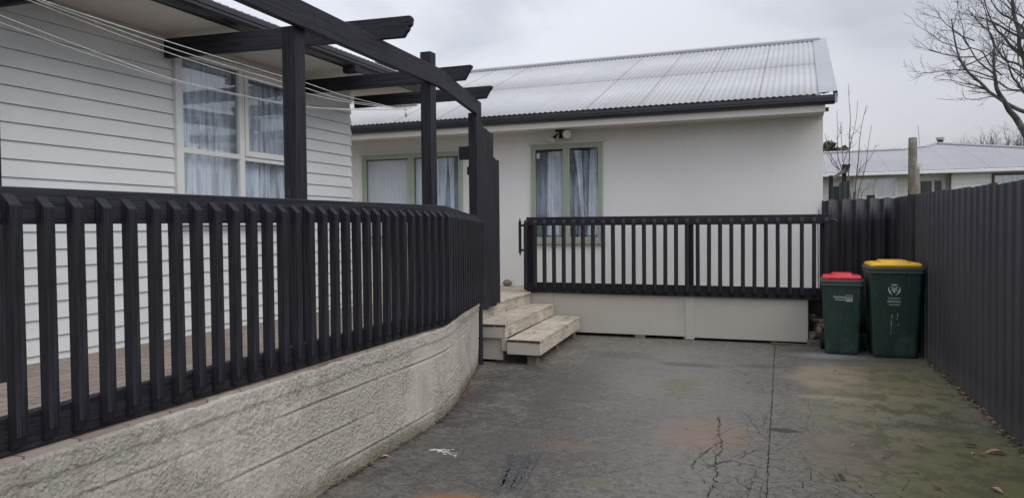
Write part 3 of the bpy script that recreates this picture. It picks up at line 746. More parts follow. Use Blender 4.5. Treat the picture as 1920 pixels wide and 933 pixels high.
def r2(y, dz=0): return lambda u: (u, y, GZ+(y-EAVE+.05)*T2+dz)
YL = 12.45
corrugated(b, -12, rd, [(r2(YL-.06), .004), (r2(RYc), 0)])
corrugated(b, -12, rd, [(r2(EAVE-.02), 0), (r2(YL), -.001)])
o = b.build('roof', 'roof', h2, fixn=False, smooth=True); md = o.modifiers.new('sheet', 'SOLIDIFY'); md.thickness = .004
b = MB(); b.add([(-12,RYc,RZ+.01),(rd,RYc,RZ+.01),(rd,19.1,GZ),(-12,19.1,GZ)], [(0,1,2,3)]); b.build('rear_roof', 'roof', h2)
b = MB(); zr = GZ+(RYc-EAVE+.05)*T2
b.prism([(-12, RYc-.13, zr-.042), (-12, RYc-.13, zr+.0), (-12, RYc-.02, zr+.042), (-12, RYc, zr+.052), (-12, RYc+.02, zr+.042), (-12, RYc+.13, zr-.035)], (12+rd, 0, 0)); b.build('ridge_cap', 'ridge', h2)
# barge flashing, folded over the end of the roof, with the board under it
b = MB(); y0, y1 = EAVE-.03, RYc+.02
def bz(y): return GZ+(y-EAVE+.05)*T2
b.add([(rd-.12,y0,bz(y0)+.014),(rd+.10,y0,bz(y0)+.026),(rd+.105,y0,bz(y0)-.05),(rd-.12,y1,bz(y1)+.014),(rd+.10,y1,bz(y1)+.026),(rd+.105,y1,bz(y1)-.05)], [(0,1,4,3),(1,2,5,4)])
o = b.build('barge_flashing', 'ridge', h2, fixn=False); md = o.modifiers.new('sheet', 'SOLIDIFY'); md.thickness = .004
b = MB(); b.add([(rd+.07,y0+.01,bz(y0)-.125),(rd+.10,y0+.01,bz(y0)-.125),(rd+.10,y0+.01,bz(y0)-.004),(rd+.07,y0+.01,bz(y0)-.004),(rd+.07,y1,bz(y1)-.16),(rd+.10,y1,bz(y1)-.16),(rd+.10,y1,bz(y1)-.004),(rd+.07,y1,bz(y1)-.004)], [(0,1,2,3),(4,5,6,7),(0,1,5,4),(1,2,6,5),(2,3,7,6),(3,0,4,7)]); b.build('barge_board', 'ridge', h2)
MB().box(XR+.012, XR+.05, EAVE+.07, EAVE+.12, 1.452, 1.50).build('fascia_end', 'black', h2)
def green_window(W, mull, label):
    x0, x1, z0, z1 = W; b = MB(); yo, yi = YF-.035, YF+.03
    fr = .032
    b.box(x0, x0+fr, yo, yi, z0, z1); b.box(x1-fr, x1, yo, yi, z0, z1); b.box(x0+fr, x1-fr, yo, yi, z1-fr, z1); b.box(x0+fr, x1-fr, yo, yi, z0, z0+fr)
    b.box(mull-.014, mull+.014, yo+.003, yi, z0+fr, z1-fr)
    w = b.build('window', 'green', h2, bevel=.003); w['label'] = label
    MB().box(x0-.03, x1+.03, yo-.02, YF-.002, z1+.003, z1+.03).build('head_flashing', 'fascia', w, bevel=.002)
    MB().box(x0-.03, x1+.03, yo-.025, YF-.002, z0-.032, z0-.003).build('sill', 'green', w, bevel=.002)
    for a, c in ((x0+fr, mull-.014), (mull+.014, x1-fr)):
        s = MB(); t = .038; za, zc = z0+fr, z1-fr
        s.box(a, a+t, yo+.012, yi-.006, za, zc); s.box(c-t, c, yo+.012, yi-.006, za, zc); s.box(a+t, c-t, yo+.012, yi-.006, zc-t, zc); s.box(a+t, c-t, yo+.012, yi-.006, za, za+t)
        s.build('sash', 'green', w, bevel=.003)
        yg = YF-.002; MB().add([(a+t,yg,za+t),(c-t,yg,za+t),(c-t,yg,zc-t),(a+t,yg,zc-t)], [(0,1,2,3)]).build('pane', 'glass', w, fixn=False)
    return w
w2 = green_window(W2, -3.315, 'green framed window of two panes under the floodlight')
def drape(b, x0, x1, x0t, x1t, z0, z1, folds, amp, seed, y):
    """a sheer drape pulled aside: top and bottom widths differ"""
    rr = random.Random(seed); ph = rr.uniform(0, 6); N = folds*12; K = 16; o = len(b.v)
    for k in range(K+1):
        t = k/K; e = t**1.6; a, c = x0+(x0t-x0)*e, x1+(x1t-x1)*e
        for i in range(N+1):
            u = i/N; b.v.append((a+(c-a)*u, y+amp*math.sin(6.283*folds*u+ph+.6*math.sin(7*u)), z0+(z1-z0)*t))
    for k in range(K):
        for i in range(N): q = o+k*(N+1)+i; b.f.append((q, q+1, q+N+2, q+N+1))
b = MB(); zc0, zc1 = -.12, 1.175; y = YF+.065
drape(b, -3.66, -3.46, -3.63, -3.42, zc0, zc1, 4, .014, 1, y); drape(b, -3.44, -3.34, -3.50, -3.36, zc0, zc1, 4, .014, 2, y)
drape(b, -3.10, -3.06, -3.22, -3.10, zc0, zc1, 2, .012, 3, y); drape(b, -3.0, -2.82, -2.96, -2.84, zc0, zc1, 4, .014, 4, y)
b.build('curtain', 'net', w2, smooth=True, fixn=False)
b = MB(); curtain(b, (-3.84, y+.04, 0), (-2.80, y+.04, 0), zc0, zc1, 12, .01, 5); b.build('sheer_curtain', m_curtain('grey_sheer', (.50, .57, .70), .7), w2, smooth=True, fixn=False)
MB().box(-3.80, -3.75, YF+.004, YF+.03, 1.07, 1.15).build('stay_catch', 'farwhite', w2)
w1 = green_window(W1, -6.0, 'wide green framed window with white net curtains beside the weatherboard house')
b = MB(); curtain(b, (-6.87, y, 0), (-6.04, y, 0), zc0, 1.16, 5, .008, 6); curtain(b, (-5.95, y, 0), (-5.62, y, 0), zc0, 1.16, 3, .012, 7); b.build('curtain', 'net_flat', w1, smooth=True, fixn=False); b = MB(); drape(b, -5.55, -5.42, -5.56, -5.36, zc0, 1.16, 3, .016, 9, y); drape(b, -5.3, -5.24, -5.34, -5.24, zc0, 1.16, 2, .012, 10, y)
b.build('curtain', 'net', w1, smooth=True, fixn=False)
b = MB(); curtain(b, (-5.62, y+.04, 0), (-5.12, y+.04, 0), zc0, 1.16, 8, .01, 5); b.build('sheer_curtain', bpy.data.materials['grey_sheer'], w1, smooth=True, fixn=False)
# floodlight pair
fl = MB(); c = onY(1050, 238, 10.85); fl.box(c.x-.06, c.x+.06, c.y-.05, c.y+.05, 1.44, 1.474); fl.tube([(c.x,c.y,1.445),(c.x,c.y,1.40)], .02, 8); fl.tube([(c.x+.01,c.y,1.40),(c.x+.015,c.y-.01,1.345)], [.026,.034], 10)
fo = fl.build('floodlight', 'black', h2, bevel=.003); fo['label'] = 'black twin floodlight fixed under the eaves above the window'
def lamp(p, d, arm):
    b = MB(); p = Vector(p); d = Vector(d).normalized(); b.tube([arm, p-d*.05], .014, 6); b.tube([p-d*.07, p-d*.05, p-d*.01], [.018, .024, .03], 10); b.build('arm', 'black', fo)
    b = MB(); b.tube([p-d*.012, p+d*.02, p+d*.045, p+d*.05], [.03, .05, .062, .058], 14); b.build('lamp_head', 'chrome', fo, smooth=True, auto=40)
lamp((c.x-.10, c.y-.03, 1.335), (-.45, -.4, -.75), (c.x-.03, c.y, 1.42)); lamp((c.x+.12, c.y-.05, 1.40), (.35, -.9, -.1), (c.x+.03, c.y, 1.42))

# ------------------------------------------------------------------ deck, steps, base panels, back railing
dk = thing('timber_deck', (-4.5, 9.5, G), 'weathered timber deck landing between the steps and the green windows', 'deck')
DZ = -.905
b = MB(); yv = 6.42; dpt = []
def dedge(y): 
    if y < 7.55: return -2.95-(y-5.9)*.27
    return -3.42-(y-7.8)*.055
k = 0
while yv < YF-.05:
    ye = min(yv+.135, YF-.004); xe0 = dedge(yv) if yv < 9.96 else .30; xe1 = dedge(ye) if yv < 9.96 else .30
    xe0 = xe1 = min(xe0, xe1) if yv < 9.96 else .30
    if yv < 9.96: xe0 += random.uniform(-.004, .008); xe1 = xe0
    x0 = -4.775 if yv < 7.37 else -9.0
    b.add([(x0,yv,DZ-.03),(xe0,yv,DZ-.03),(xe1,ye,DZ-.03),(x0,ye,DZ-.03),(x0,yv,DZ),(xe0,yv,DZ),(xe1,ye,DZ),(x0,ye,DZ)], [(0,3,2,1),(4,5,6,7),(0,1,5,4),(1,2,6,5),(2,3,7,6),(3,0,4,7)])
    yv += .140
b.build('decking', 'weather', dk, bevel=.003)
b = MB(); b.beam((-3.445, 7.56, -1.13), (-3.565, 9.98, -1.13), .03, .194); b.build('edge_board', 'weather_riser', dk, bevel=.003)

st = thing('timber_steps', (-3.0, 8.7, G), 'two weathered timber steps with cream painted ends, beside the stucco wall', 'steps')
def quad_prism(b, pts, z0, z1): b.prism([(x, y, z0) for x, y in pts], (0, 0, z1-z0))
def lerp2(a, c, t): return (a[0]+(c[0]-a[0])*t, a[1]+(c[1]-a[1])*t)
# each tread: planks along Y
def step(xl0, xr0, xl1, xr1, ya, yb, zt2, zb2, nb, lab):
    for k in range(nb):
        a0 = xl0+(xr0-xl0)*k/nb+.003; a1 = xl0+(xr0-xl0)*(k+1)/nb-.003; c0 = xl1+(xr1-xl1)*k/nb+.003; c1 = xl1+(xr1-xl1)*(k+1)/nb-.003
        b = MB(); j = random.uniform(-.004, .004); quad_prism(b, [(a0,ya+j),(a1,ya+j),(c1,yb),(c0,yb)], zt2-.028, zt2)
        o = b.build('tread_board', 'weather_y', st, bevel=.003)
        b = MB(); b.box(a0+.001, a1-.001, ya+j-.0025, ya+j-.0005, zt2-.026, zt2-.003); b.build('end_grain', 'endgrain', o)
    b = MB(); dx = xr0-.004; quad_prism(b, [(dx-.03,ya+.004),(dx,ya+.004),(xr1-.004,yb),(xr1-.034,yb)], zb2, zt2-.030); b.build('riser', 'weather_riser', st, bevel=.002)
    b = MB(); b.box(xl0+.004, xr0-.035, ya+.004, ya+.028, zb2, zt2-.030); b.build('side_panel', 'panel', st, bevel=.002)
step(-3.42, -3.025, -3.60, -3.195, 7.66, 9.96, -1.068, -1.222, 3, '')
step(-3.00, -2.605, -3.19, -2.80, 7.62, 9.90, -1.222, -1.385, 3, '')
b = MB(); b.box(-3.41, -3.075, 7.70, 7.72, -1.468, -1.226); b.build('side_panel', 'panel', st, bevel=.002)
b = MB(); b.box(-3.075, -3.015, 7.665, 7.69, -1.36, -1.226); b.build('side_panel', 'panel', st, bevel=.002)
for x, y in ((-3.13, 7.80), (-2.73, 7.74), (-2.84, 8.8), (-2.88, 9.7), (-3.3, 8.9)):
    b = MB(); b.box(x-.055, x+.055, y-.05, y+.05, G-.005, -1.387 if x > -3 else -1.24); b.build('foot_block', 'block', st, bevel=.003)
b = MB(); b.box(-3.62, -3.06, 9.2, 9.9, G, -1.3); b.build('bearer', 'block', st)

YP = 10.0
GP = 'painted sheets closing in the deck base'
for x0, x1, z0, z1, lab in ((-3.57, -3.219, -1.08, -.918, 'small cream painted base panel behind the top of the steps'), (-3.215, -1.389, -1.455, -.912, 'long cream painted base panel between the steps and the joint cover'), (-1.281, .113, -1.462, -.908, 'cream painted base panel below the railing, beside the rubble opening')):
    b = MB(); b.box(x0, x1, YP, YP+.012, z0, z1); o = b.build('base_panel', 'panel', base=((x0+x1)/2, YP, z0), bevel=.001); tag(o, lab, 'panel', GP)
b = MB(); b.box(-1.392, -1.278, YP-.009, YP-.001, -1.485, -.905); o = b.build('joint_cover', 'panel', base=(-1.33, YP, -1.485), bevel=.001); tag(o, 'narrow upright cream cover strip between two base panels', 'panel')
for x, lab in ((-2.0, 'grey pile block showing under the long base panel'), (-3.0, 'pile block half hidden by the lower step'), (-1.35, 'pile block under the cover strip')):
    b = MB(); b.box(x-.07, x+.07, YP+.0, YP+.14, G-.01, -1.457); o = b.build('pile_block', 'block', base=(x, YP+.05, G), bevel=.004); tag(o, lab, 'pile', 'pile blocks under the deck base')
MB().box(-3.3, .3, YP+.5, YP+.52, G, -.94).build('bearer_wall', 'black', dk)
# rubble in the opening
def rocks(b, n, box, r0, r1, seed):
    rr = random.Random(seed)
    for _ in range(n):
        c = Vector((rr.uniform(*box[0]), rr.uniform(*box[1]), rr.uniform(*box[2]))); r = rr.uniform(r0, r1)
        bm = bmesh.new(); bmesh.ops.create_icosphere(bm, subdivisions=3, radius=1)
        o = len(b.v); sx, sy, sz = rr.uniform(.8, 1.3), rr.uniform(.8, 1.2), rr.uniform(.6, 1)
        for v in bm.verts:
            k = r*(1+.35*noise.noise(v.co*1.4+c*9)+.15*noise.noise(v.co*4+c*9)); b.v.append((c.x+v.co.x*k*sx, c.y+v.co.y*k*sy, c.z+v.co.z*k*sz))
        for f in bm.faces: b.f.append(tuple(o+v.index for v in f.verts))
        bm.free()
b = MB(); rocks(b, 26, ((.13, .62), (10.12, 10.3), (-1.44, -1.18)), .05, .09, 4); o = b.build('rubble', 'rock', base=(.3, 10.2, G), smooth=True); o['kind'] = 'stuff'; tag(o, 'brown stone rubble filling the opening beside the base panel', 'rubble')
b = MB(); b.box(.10, .52, YP-.03, YP+.02, G, -1.43); o = b.build('plank', 'block', base=(.3, YP, G), bevel=.003); tag(o, 'grey timber plank on the paving in front of the rubble opening', 'plank')
b = MB(); b.box(.113, .56, YP+.02, YP+.03, -1.165, -1.13); b.box(.113,.122,YP-.001,YP+.05,-1.46,-1.14); o = b.build('opening_frame', 'black', base=(.3, YP, -1.4)); tag(o, 'black timber edge of the opening beside the base panel', 'frame')
b = MB(); p = onZ(950, 536, DZ); rocks(b, 1, ((p.x, p.x), (YF-.14, YF-.14), (DZ+.05, DZ+.05)), .062, .062, 2); o = b.build('stone', 'rock', base=(p.x, YF-.14, DZ), smooth=True); tag(o, 'rough brown stone sitting on the deck against the rendered wall', 'stone')

br = thing('picket_railing', (-1.6, 9.97, G), 'straight black picket railing on the deck edge in front of the rendered house', 'railing')
YR = 9.955
def bzt(x): return .150-.0045*(x+3.6)
def bzb(x): return -.912-.003*(x+3.6)
def prail(za, zb2, h, nm, x0=-3.60, x1=.36):
    b = MB(); b.add([(x0,YR,za),(x1,YR,zb2),(x1,YR+.045,zb2),(x0,YR+.045,za),(x0,YR,za+h),(x1,YR,zb2+h),(x1,YR+.045,zb2+h),(x0,YR+.045,za+h)], [(0,1,2,3),(4,5,6,7),(0,1,5,4),(1,2,6,5),(2,3,7,6),(3,0,4,7)])
    b.build(nm, 'stain_x', br, bevel=.004)
prail(bzt(-3.6)-.12, bzt(.36)-.12, .12, 'top_rail'); prail(bzb(-3.6), bzb(.3), .145, 'bottom_rail', -3.60, .30)
for x in (-3.56, -1.345, .30):
    b = MB(); b.box(x-.05, x+.05, YR+.047, YR+.147, -.93, bzt(x)-.01); b.build('post', 'stain_z', br, bevel=.004)
b = MB(); b.prism([(-.024, 0, .05), (-.024, -.02, .05), (-.024, -.045, .085), (-.024, -.045, 1.00), (-.024, -.0, 1.045)], (.048, 0, 0))
proto = b.build('picket', 'stain_z', base=(0,0,0), bevel=.0025); proto.parent = br
for i in range(29):
    x = -3.605+i*.1402; o = proto if i == 0 else proto.copy()
    if i: col.objects.link(o)
    o.location = (x-(-1.6), YR-.001-9.97, bzb(x)-G-.02+(bzt(x)-bzb(x)-1.062)*.5); o.rotation_euler = (random.uniform(-.004, .004), random.uniform(-.003, .003), random.uniform(-.02, .02))
b = MB(); b.box(-3.725, -3.69, 9.97, 10.0, -.36, .10); b.box(-3.69, -3.60, 9.98, 9.992, .02, .05); b.box(-3.69, -3.60, 9.98, 9.992, -.33, -.30); b.tube([(-3.708,9.985,.09),(-3.708,9.985,.135)], .009, 8); b.tube([(-3.708,9.985,-.40),(-3.708,9.985,-.34)], .009, 8)
b.build('gate_bolt', 'black', br, bevel=.002)
b = MB(); b.tube([(.37,9.95,.06),(.42,9.95,.06),(.44,9.95,.045),(.44,9.95,.02),(.41,9.95,.015)], .012, 8); b.build('hook', 'black', br)
# privacy boards
pf = thing('board_screen', (-3.35, 7.95, TOP), 'tall black screen of upright boards with a stepped top behind the last pergola post', 'screen')
ys = 7.56; tops = [1.20, 1.18, 1.135, 1.125, 1.115, .84, .82]; 
for k in range(7):
    y0 = ys+k*.122; x = -3.30-.014*k; b = MB(); b.box(x-.02-(k % 2)*.012, x-(k % 2)*.012, y0+.003, y0+.119, -.905-.012*(k % 3), tops[k]); b.build('board', 'stain_z', pf, bevel=.003)
for z in (.6, -.4): MB().box(-3.47, -3.425, 7.66, 8.4, z, z+.09).build('batten', 'stain_y', pf)

# ------------------------------------------------------------------ right fence
FP = [(1.62,-4), (1.43,4.0), (1.405,5.6), (1.395,7.4), (1.335,9.1), (1.325,10.22)]
fr = thing('sheet_fence', (1.4, 6, G), 'tall dark ribbed steel fence running along the mossy side of the driveway', 'fence')
def fpt(s, line=FP):
    L = 0
    for i in range(len(line)-1):
        d = math.dist(line[i], line[i+1])
        if s <= L+d or i == len(line)-2: t = (s-L)/d; return Vector(line[i]).lerp(Vector(line[i+1]), t), (Vector(line[i+1])-Vector(line[i])).normalized()
        L += d
FL = sum(math.dist(FP[i], FP[i+1]) for i in range(len(FP)-1))
def ribbed(b, s0, s1, pitch, ribw, ribd, ztop, zbot, line, side=1, ofs0=0, dent=0):
    prof = []; s = s0
    while s < s1-1e-6:
        for q, dd in ((0, 0), (pitch-ribw*1.6, 0), (pitch-ribw*1.25, ribd), (pitch-ribw*.35, ribd)):
            if s+q < s1: prof.append((s+q, dd))
        s += pitch
    prof.append((s1, 0)); o = len(b.v); K = 8
    for s, dd in prof:
        p, t = fpt(s, line); n = Vector((-t.y, t.x))*side
        for k in range(K+1):
            u = k/K; z = zbot(s)+(ztop(s)-zbot(s))*u; dn = dd+ofs0+dent*noise.noise(Vector((s*1.3, z*1.2, 5)))
            b.v.append((p.x+n.x*dn, p.y+n.y*dn, z))
    for i in range(len(prof)-1):
        for k in range(K): a = o+i*(K+1)+k; b.f.append((a, a+K+1, a+K+2, a+1))
sh = 0; s = 0; k = 0; rr = random.Random(5)
while s < FL-.01:
    e = min(s+.88, FL); y = fpt(s)[0].y
    def zt3(q, s=s, e=e, st=rr.uniform(-.006, .006)): 
        yy = fpt((s+e)/2)[0].y; return .287+.0172*(yy-5.8)+(.002*(q-s))+st
    b = MB(); ribbed(b, s, e+.03 if e < FL else e, .22, .026, .018, zt3, lambda q: G-.004+.002*math.sin(q*9), FP, 1, .0025*(k % 2), .006)
    o = b.build('sheet', 'fence', fr, fixn=False, smooth=False); md = o.modifiers.new('sheet', 'SOLIDIFY'); md.thickness = .002
    s = e; k += 1
for z in (-1.2, .05):
    b = MB()
    for i in range(len(FP)-1): b.beam((FP[i][0]+.04, FP[i][1], z), (FP[i+1][0]+.04, FP[i+1][1], z), .045, .09)
    b.build('rail', 'stain_y', fr)
# far corner stretch
fc = thing('sheet_fence', (1.2, 10.9, G), 'dark deep-ribbed iron fence across the gap between the house corner and the side fence', 'fence')
L2 = [(1.315,10.36), (1.19,11.03)]
b = MB(); ribbed(b, 0, math.dist(*L2), .22, .024, .010, lambda q: .362-.02*q, lambda q: G-.01, L2, 1); o = b.build('sheet', 'fence', fc, fixn=False)
L3 = [(1.27,10.99), (.345,10.95)]
def deep(b):
    Lh = math.dist(*L3); o = len(b.v); N = 0; prof = []; s = 0; pitch = .168
    d = (Vector(L3[1])-Vector(L3[0])).normalized(); n = Vector((-d.y, d.x))
    while s < Lh:
        for q, dd in ((0,0),(.02,.012),(.035,.034),(.05,.045),(.065,.034),(.078,.012),(.10,0),(.135,-.004)): prof.append((s+q, dd))
        s += pitch
    K = 6
    for s, dd in prof:
        p = Vector(L3[0])+d*s
        for k in range(K+1):
            u = k/K; z = G+(.352-.02*s+.01*math.sin(s*37.4+1.2)-G)*u; w = .006*noise.noise(Vector((s*2, z*1.5, 2)))
            b.v.append((p.x+n.x*(dd+w), p.y+n.y*(dd+w), z))
    for i in range(len(prof)-1):
        for k in range(K): a = o+i*(K+1)+k; b.f.append((a, a+K+1, a+K+2, a+1))
b = MB(); deep(b); o = b.build('sheet', 'fence_dark', fc, fixn=False, smooth=True); md = o.modifiers.new('sheet', 'SOLIDIFY'); md.thickness = .003
MB().box(.85, .95, 11.0, 11.05, .3, .39).build('cap_block', 'black', fc)
# weathered posts
def round_post(x, y, r, z0, z1, zs, nm, lab, lean=0):
    t = thing(nm, (x, y, G), lab, 'post'); seg = 14
    def ring(z, rr_): return [(x+lean*(z-G)+rr_*math.cos(a*6.283/seg)*(1+.03*noise.noise(Vector((math.cos(a), z*3, x)))), y+rr_*math.sin(a*6.283/seg), z) for a in range(seg)]
    n = 8; zs_ = [zs+(z1-zs)*i/n for i in range(n+1)]
    MB().loft([ring(z, r*(1-.03*i/n)) for i, z in enumerate(zs_)]+[ring(z1+.008, r*.8)]).build('upper_post', 'post_w', t, smooth=True, auto=50)
    if z0 < zs: MB().loft([ring(z, r*1.01) for z in (z0, zs-.001)]).build('lower_post', 'post_b', t, smooth=True, auto=50)
    return t
pa = onY(1711.5, 259, 10.28); round_post(pa.x, 10.28, .05, G, pa.z, .43, 'timber_post', 'tall weathered round timber post at the far end of the side fence')
t = thing('timber_post', (1.345, 10.16, G), 'short split grey timber post fixed in front of the tall round post', 'post')
pb = onY(1716, 325, 10.16)
b = MB(); rg = []
for z, hx in ((.36,.058),(.50,.058),(.60,.056),(.66,.048),(.70,.03),(.735,.012)): rg.append([(pb.x-.004+hx*math.cos(a*.6283)*(1+.1*math.sin(z*60+a)), 10.16+.03*math.sin(a*.6283), z) for a in range(10)])
b.loft(rg); b.build('upper_post', 'post_w', t, smooth=True, auto=50)
b = MB(); b.loft([[(pb.x-.004+.059*math.cos(a*.6283), 10.16+.032*math.sin(a*.6283), z) for a in range(10)] for z in (G, .359)]); b.build('lower_post', 'post_b', t, smooth=True, auto=50)
b = MB()
for k in range(4): 
    a0 = k*.7; b.tube([(pb.x+.03+.03*math.cos(a0+u*.5), 10.12-.008*k, .70+.03*math.sin(u*1.3)-.05*u*(k % 2)) for u in range(5)], .0022, 4)
b.build('wire', 'iron', t)

# ------------------------------------------------------------------ wheelie bins
def wbin(name, loc, rot, w, d, h, lidmat, lab, side_wheel=.0):
    t = thing(name, (0,0,0), lab, 'bin'); t.location = loc; t.rotation_euler = (0, 0, rot); t['_w'] = [0,0,0]
    hb = h-.115  # underside of rim
    wb, db = w*.78, d*.72
    def ring(u, z, inset=0): 
        ww, dd = (wb+(w*.93-wb)*u)/2-inset, (db+(d*.93-db)*u)/2-inset
        return rrect(0, 0, ww, dd, .045, z)
    rings = [rrect(0, 0, wb/2-.02, db/2-.02, .03, .0), rrect(0, 0, wb/2-.004, db/2-.004, .04, .022), ring(0, .05)]
    for u in (.2, .4, .6, .8): rings.append(ring(u, .05+(hb-.05)*u))
    rings.append(ring(1, hb)); 
    b = MB().loft(rings); body = b.build('body', 'bin', t, smooth=True, auto=50, bevel=0)
    # rim: stepped collar
    r = [rrect(0, 0, w*.465, d*.465, .045, hb-.012), rrect(0, 0, w/2-.006, d/2-.006, .05, hb), rrect(0, 0, w/2-.006, d/2-.006, .05, hb+.022), rrect(0, 0, w/2-.014, d/2-.014, .05, hb+.026), rrect(0, 0, w/2-.010, d/2-.010, .05, hb+.032), rrect(0, 0, w/2, d/2, .05, hb+.036), rrect(0, 0, w/2, d/2, .05, hb+.060), rrect(0, 0, w/2-.006, d/2-.006, .05, hb+.064), rrect(0, 0, w/2-.04, d/2-.04, .04, hb+.064)]
    MB().loft(r).build('rim', 'bin_rim', t, smooth=True, auto=30)
    lw, ld = w/2-.022, d/2-.02; z = hb+.066
    r = [rrect(0, 0, lw-.005, ld-.005, .05, z), rrect(0, 0, lw, ld, .05, z+.006), rrect(0, 0, lw, ld, .055, z+.022), rrect(0, 0, lw-.012, ld-.012, .06, z+.036), rrect(0, .01, lw-.05, ld-.06, .06, z+.043)]
    lid = MB().loft(r).build('lid', lidmat, t, smooth=True, auto=40)
    r = [rrect(0, -.02, lw*.56, ld*.80, .05, z+.036), rrect(0, -.02, lw*.53, ld*.76, .05, z+.058), rrect(0, -.02, lw*.47, ld*.70, .05, z+.066), rrect(0, -.02, lw*.40, ld*.62, .05, z+.066)]
    MB().loft(r).build('lid_dome', lidmat, lid, smooth=True, auto=40)
    for sx in (-1, 1): b = MB(); b.loft([rrect(sx*lw*.76, -ld*.72, .045, .03, .015, z+.034), rrect(sx*lw*.76, -ld*.72, .04, .025, .014, z+.046)]); b.build('lid_grip', lidmat, lid, smooth=True, auto=40)
    # handle, hinge at the rear
    b = MB(); b.tube([(-w*.36, d/2, hb+.05), (-w*.36, d/2+.05, hb+.05), (w*.36, d/2+.05, hb+.05), (w*.36, d/2, hb+.05)], .014, 8); b.build('handle', 'bin', t, smooth=True, auto=50)
    wr = .1; yb = db/2-.01
    for sx in (-1, 1):
        x0 = sx*(w/2-.03); b = MB(); n = 20
        prof = [(.028, -.03), (wr*.82, -.028), (wr, -.018), (wr, .018), (wr*.82, .028), (.028, .03)]
        b.loft([[(x0+o_, yb+.03+r_*math.cos(a*6.283/n), wr+r_*math.sin(a*6.283/n)) for a in range(n)] for r_, o_ in prof]); wh = b.build('wheel', 'tyre', t, smooth=True, auto=40)
        b = MB(); b.tube([(x0-.033, yb+.03, wr), (x0+.033, yb+.03, wr)], .024, 10); b.build('hub', 'black', wh)
    MB().tube([(-w/2+.04, yb+.03, wr), (w/2-.04, yb+.03, wr)], .011, 8).build('axle', 'iron', t)
    return t, body, hb, wb, db
def text_mesh(b, s, size, x, z, yfun, align='CENTER', bold=False, sx=1.):
    c = bpy.data.curves.new('t', 'FONT'); c.body = s; c.size = size; c.align_x = align; c.resolution_u = 2
    if bold: c.offset = size*.02
    o = bpy.data.objects.new('t', c); col.objects.link(o); dg = bpy.context.evaluated_depsgraph_get(); dg.update()
    me = bpy.data.meshes.new_from_object(o.evaluated_get(dg)); bpy.data.objects.remove(o)
    vs = [(x+v.co.x*sx, yfun(z+v.co.y), z+v.co.y) for v in me.vertices]; b.add(vs, [tuple(p.vertices) for p in me.polygons])
def poly(b, pts, yf): b.add([(x, yf(z), z) for x, z in pts], [tuple(range(len(pts)))])
def arcband(b, cx, cz, r0, r1, a0, a1, yf, n=10, taper=True):
    vs = []; 
    for i in range(n+1):
        u = i/n; a = R_(a0+(a1-a0)*u); k = math.sin(math.pi*min(max(u, .08), .92)) if taper else 1; ri = r1-(r1-r0)*k
        vs += [(cx+ri*math.cos(a), cz+ri*math.sin(a)), (cx+r1*math.cos(a), cz+r1*math.sin(a))]
    b.add([(x, yf(z), z) for x, z in vs], [(2*i, 2*i+1, 2*i+3, 2*i+2) for i in range(n)])
t, body, hb, wb, db = wbin('wheelie_bin', (1.005, 9.235+.325, G), R_(2), .575, .70, 1.075, 'yellow', 'large dark green wheelie bin with a yellow lid and white council crest')
def yfy(z, hb=hb, db=db, d=.70): u = (z-.05)/(hb-.05); return -((db+(d*.93-db)*u)/2)-.0025
b = MB(); cx, cz = -.02, .775; R0 = .062
arcband(b, cx, cz, R0*.72, R0, 52, 128, yfy); arcband(b, cx, cz, R0*.70, R0, 150, 255, yfy); arcband(b, cx, cz, R0*.70, R0, 30, -75, yfy)
q = R0*.62
poly(b, [(cx-q, cz+q*.75), (cx-q*.15, cz+q*.75), (cx-q*.6, cz+q*.25)], yfy); poly(b, [(cx+q*.15, cz+q*.75), (cx+q, cz+q*.75), (cx+q*.6, cz+q*.25)], yfy)
poly(b, [(cx, cz+q*.55), (cx-q*.85, cz-q*.2), (cx-q*.6, cz-q*.45), (cx, cz+q*.12)], yfy); poly(b, [(cx, cz+q*.55), (cx, cz+q*.12), (cx+q*.6, cz-q*.45), (cx+q*.85, cz-q*.2)], yfy)
poly(b, [(cx, cz-q*.0), (cx-q*.4, cz-q*.5), (cx, cz-q*1.0), (cx+q*.4, cz-q*.5)], yfy)
b.build('crest', 'print', t, fixn=False)
b = MB(); text_mesh(b, 'Te Kaunihera o', .024, cx, .672, yfy, bold=True, sx=.85); text_mesh(b, 'MANUKAU', .034, cx, .632, yfy, bold=True, sx=.78); text_mesh(b, 'City Council', .025, cx, .600, yfy, bold=True, sx=.85); b.build('lettering', 'print', t, fixn=False)
b = MB()
for zz0, zz1, x in ((.27, .50, -.05), (.42, .52, .01), (.37, .40, .02)):
    n = 14; 
    for i in range(n):
        if random.random() < .25: continue
        z0 = zz0+(zz1-zz0)*i/n; z1 = zz0+(zz1-zz0)*(i+.95)/n; xx = x+.012*(i/n)+random.uniform(-.002, .002); ww = random.uniform(.0012, .0035)
        poly(b, [(xx-ww, z0), (xx+ww, z0), (xx+ww+.001, z1), (xx-ww+.001, z1)], yfy)
b.build('scratch', 'print', t, fixn=False)
t, body, hb, wb, db = wbin('wheelie_bin', (.475, 9.335+.245, G), R_(-1), .465, .53, .92, 'red', 'smaller dark green wheelie bin with a red lid and white council lettering')
def yfr(z, hb=hb, db=db, d=.53): u = (z-.05)/(hb-.05); return -((db+(d*.93-db)*u)/2)-.0025
b = MB(); text_mesh(b, 'Auckland', .036, .035, .662, yfr, 'RIGHT', True, .95); text_mesh(b, 'Council', .036, .035, .632, yfr, 'RIGHT', True, .95); b.build('lettering', 'print', t, fixn=False)
b = MB(); x0, x1, z0, z1 = .041, .108, .622, .695; e = .005
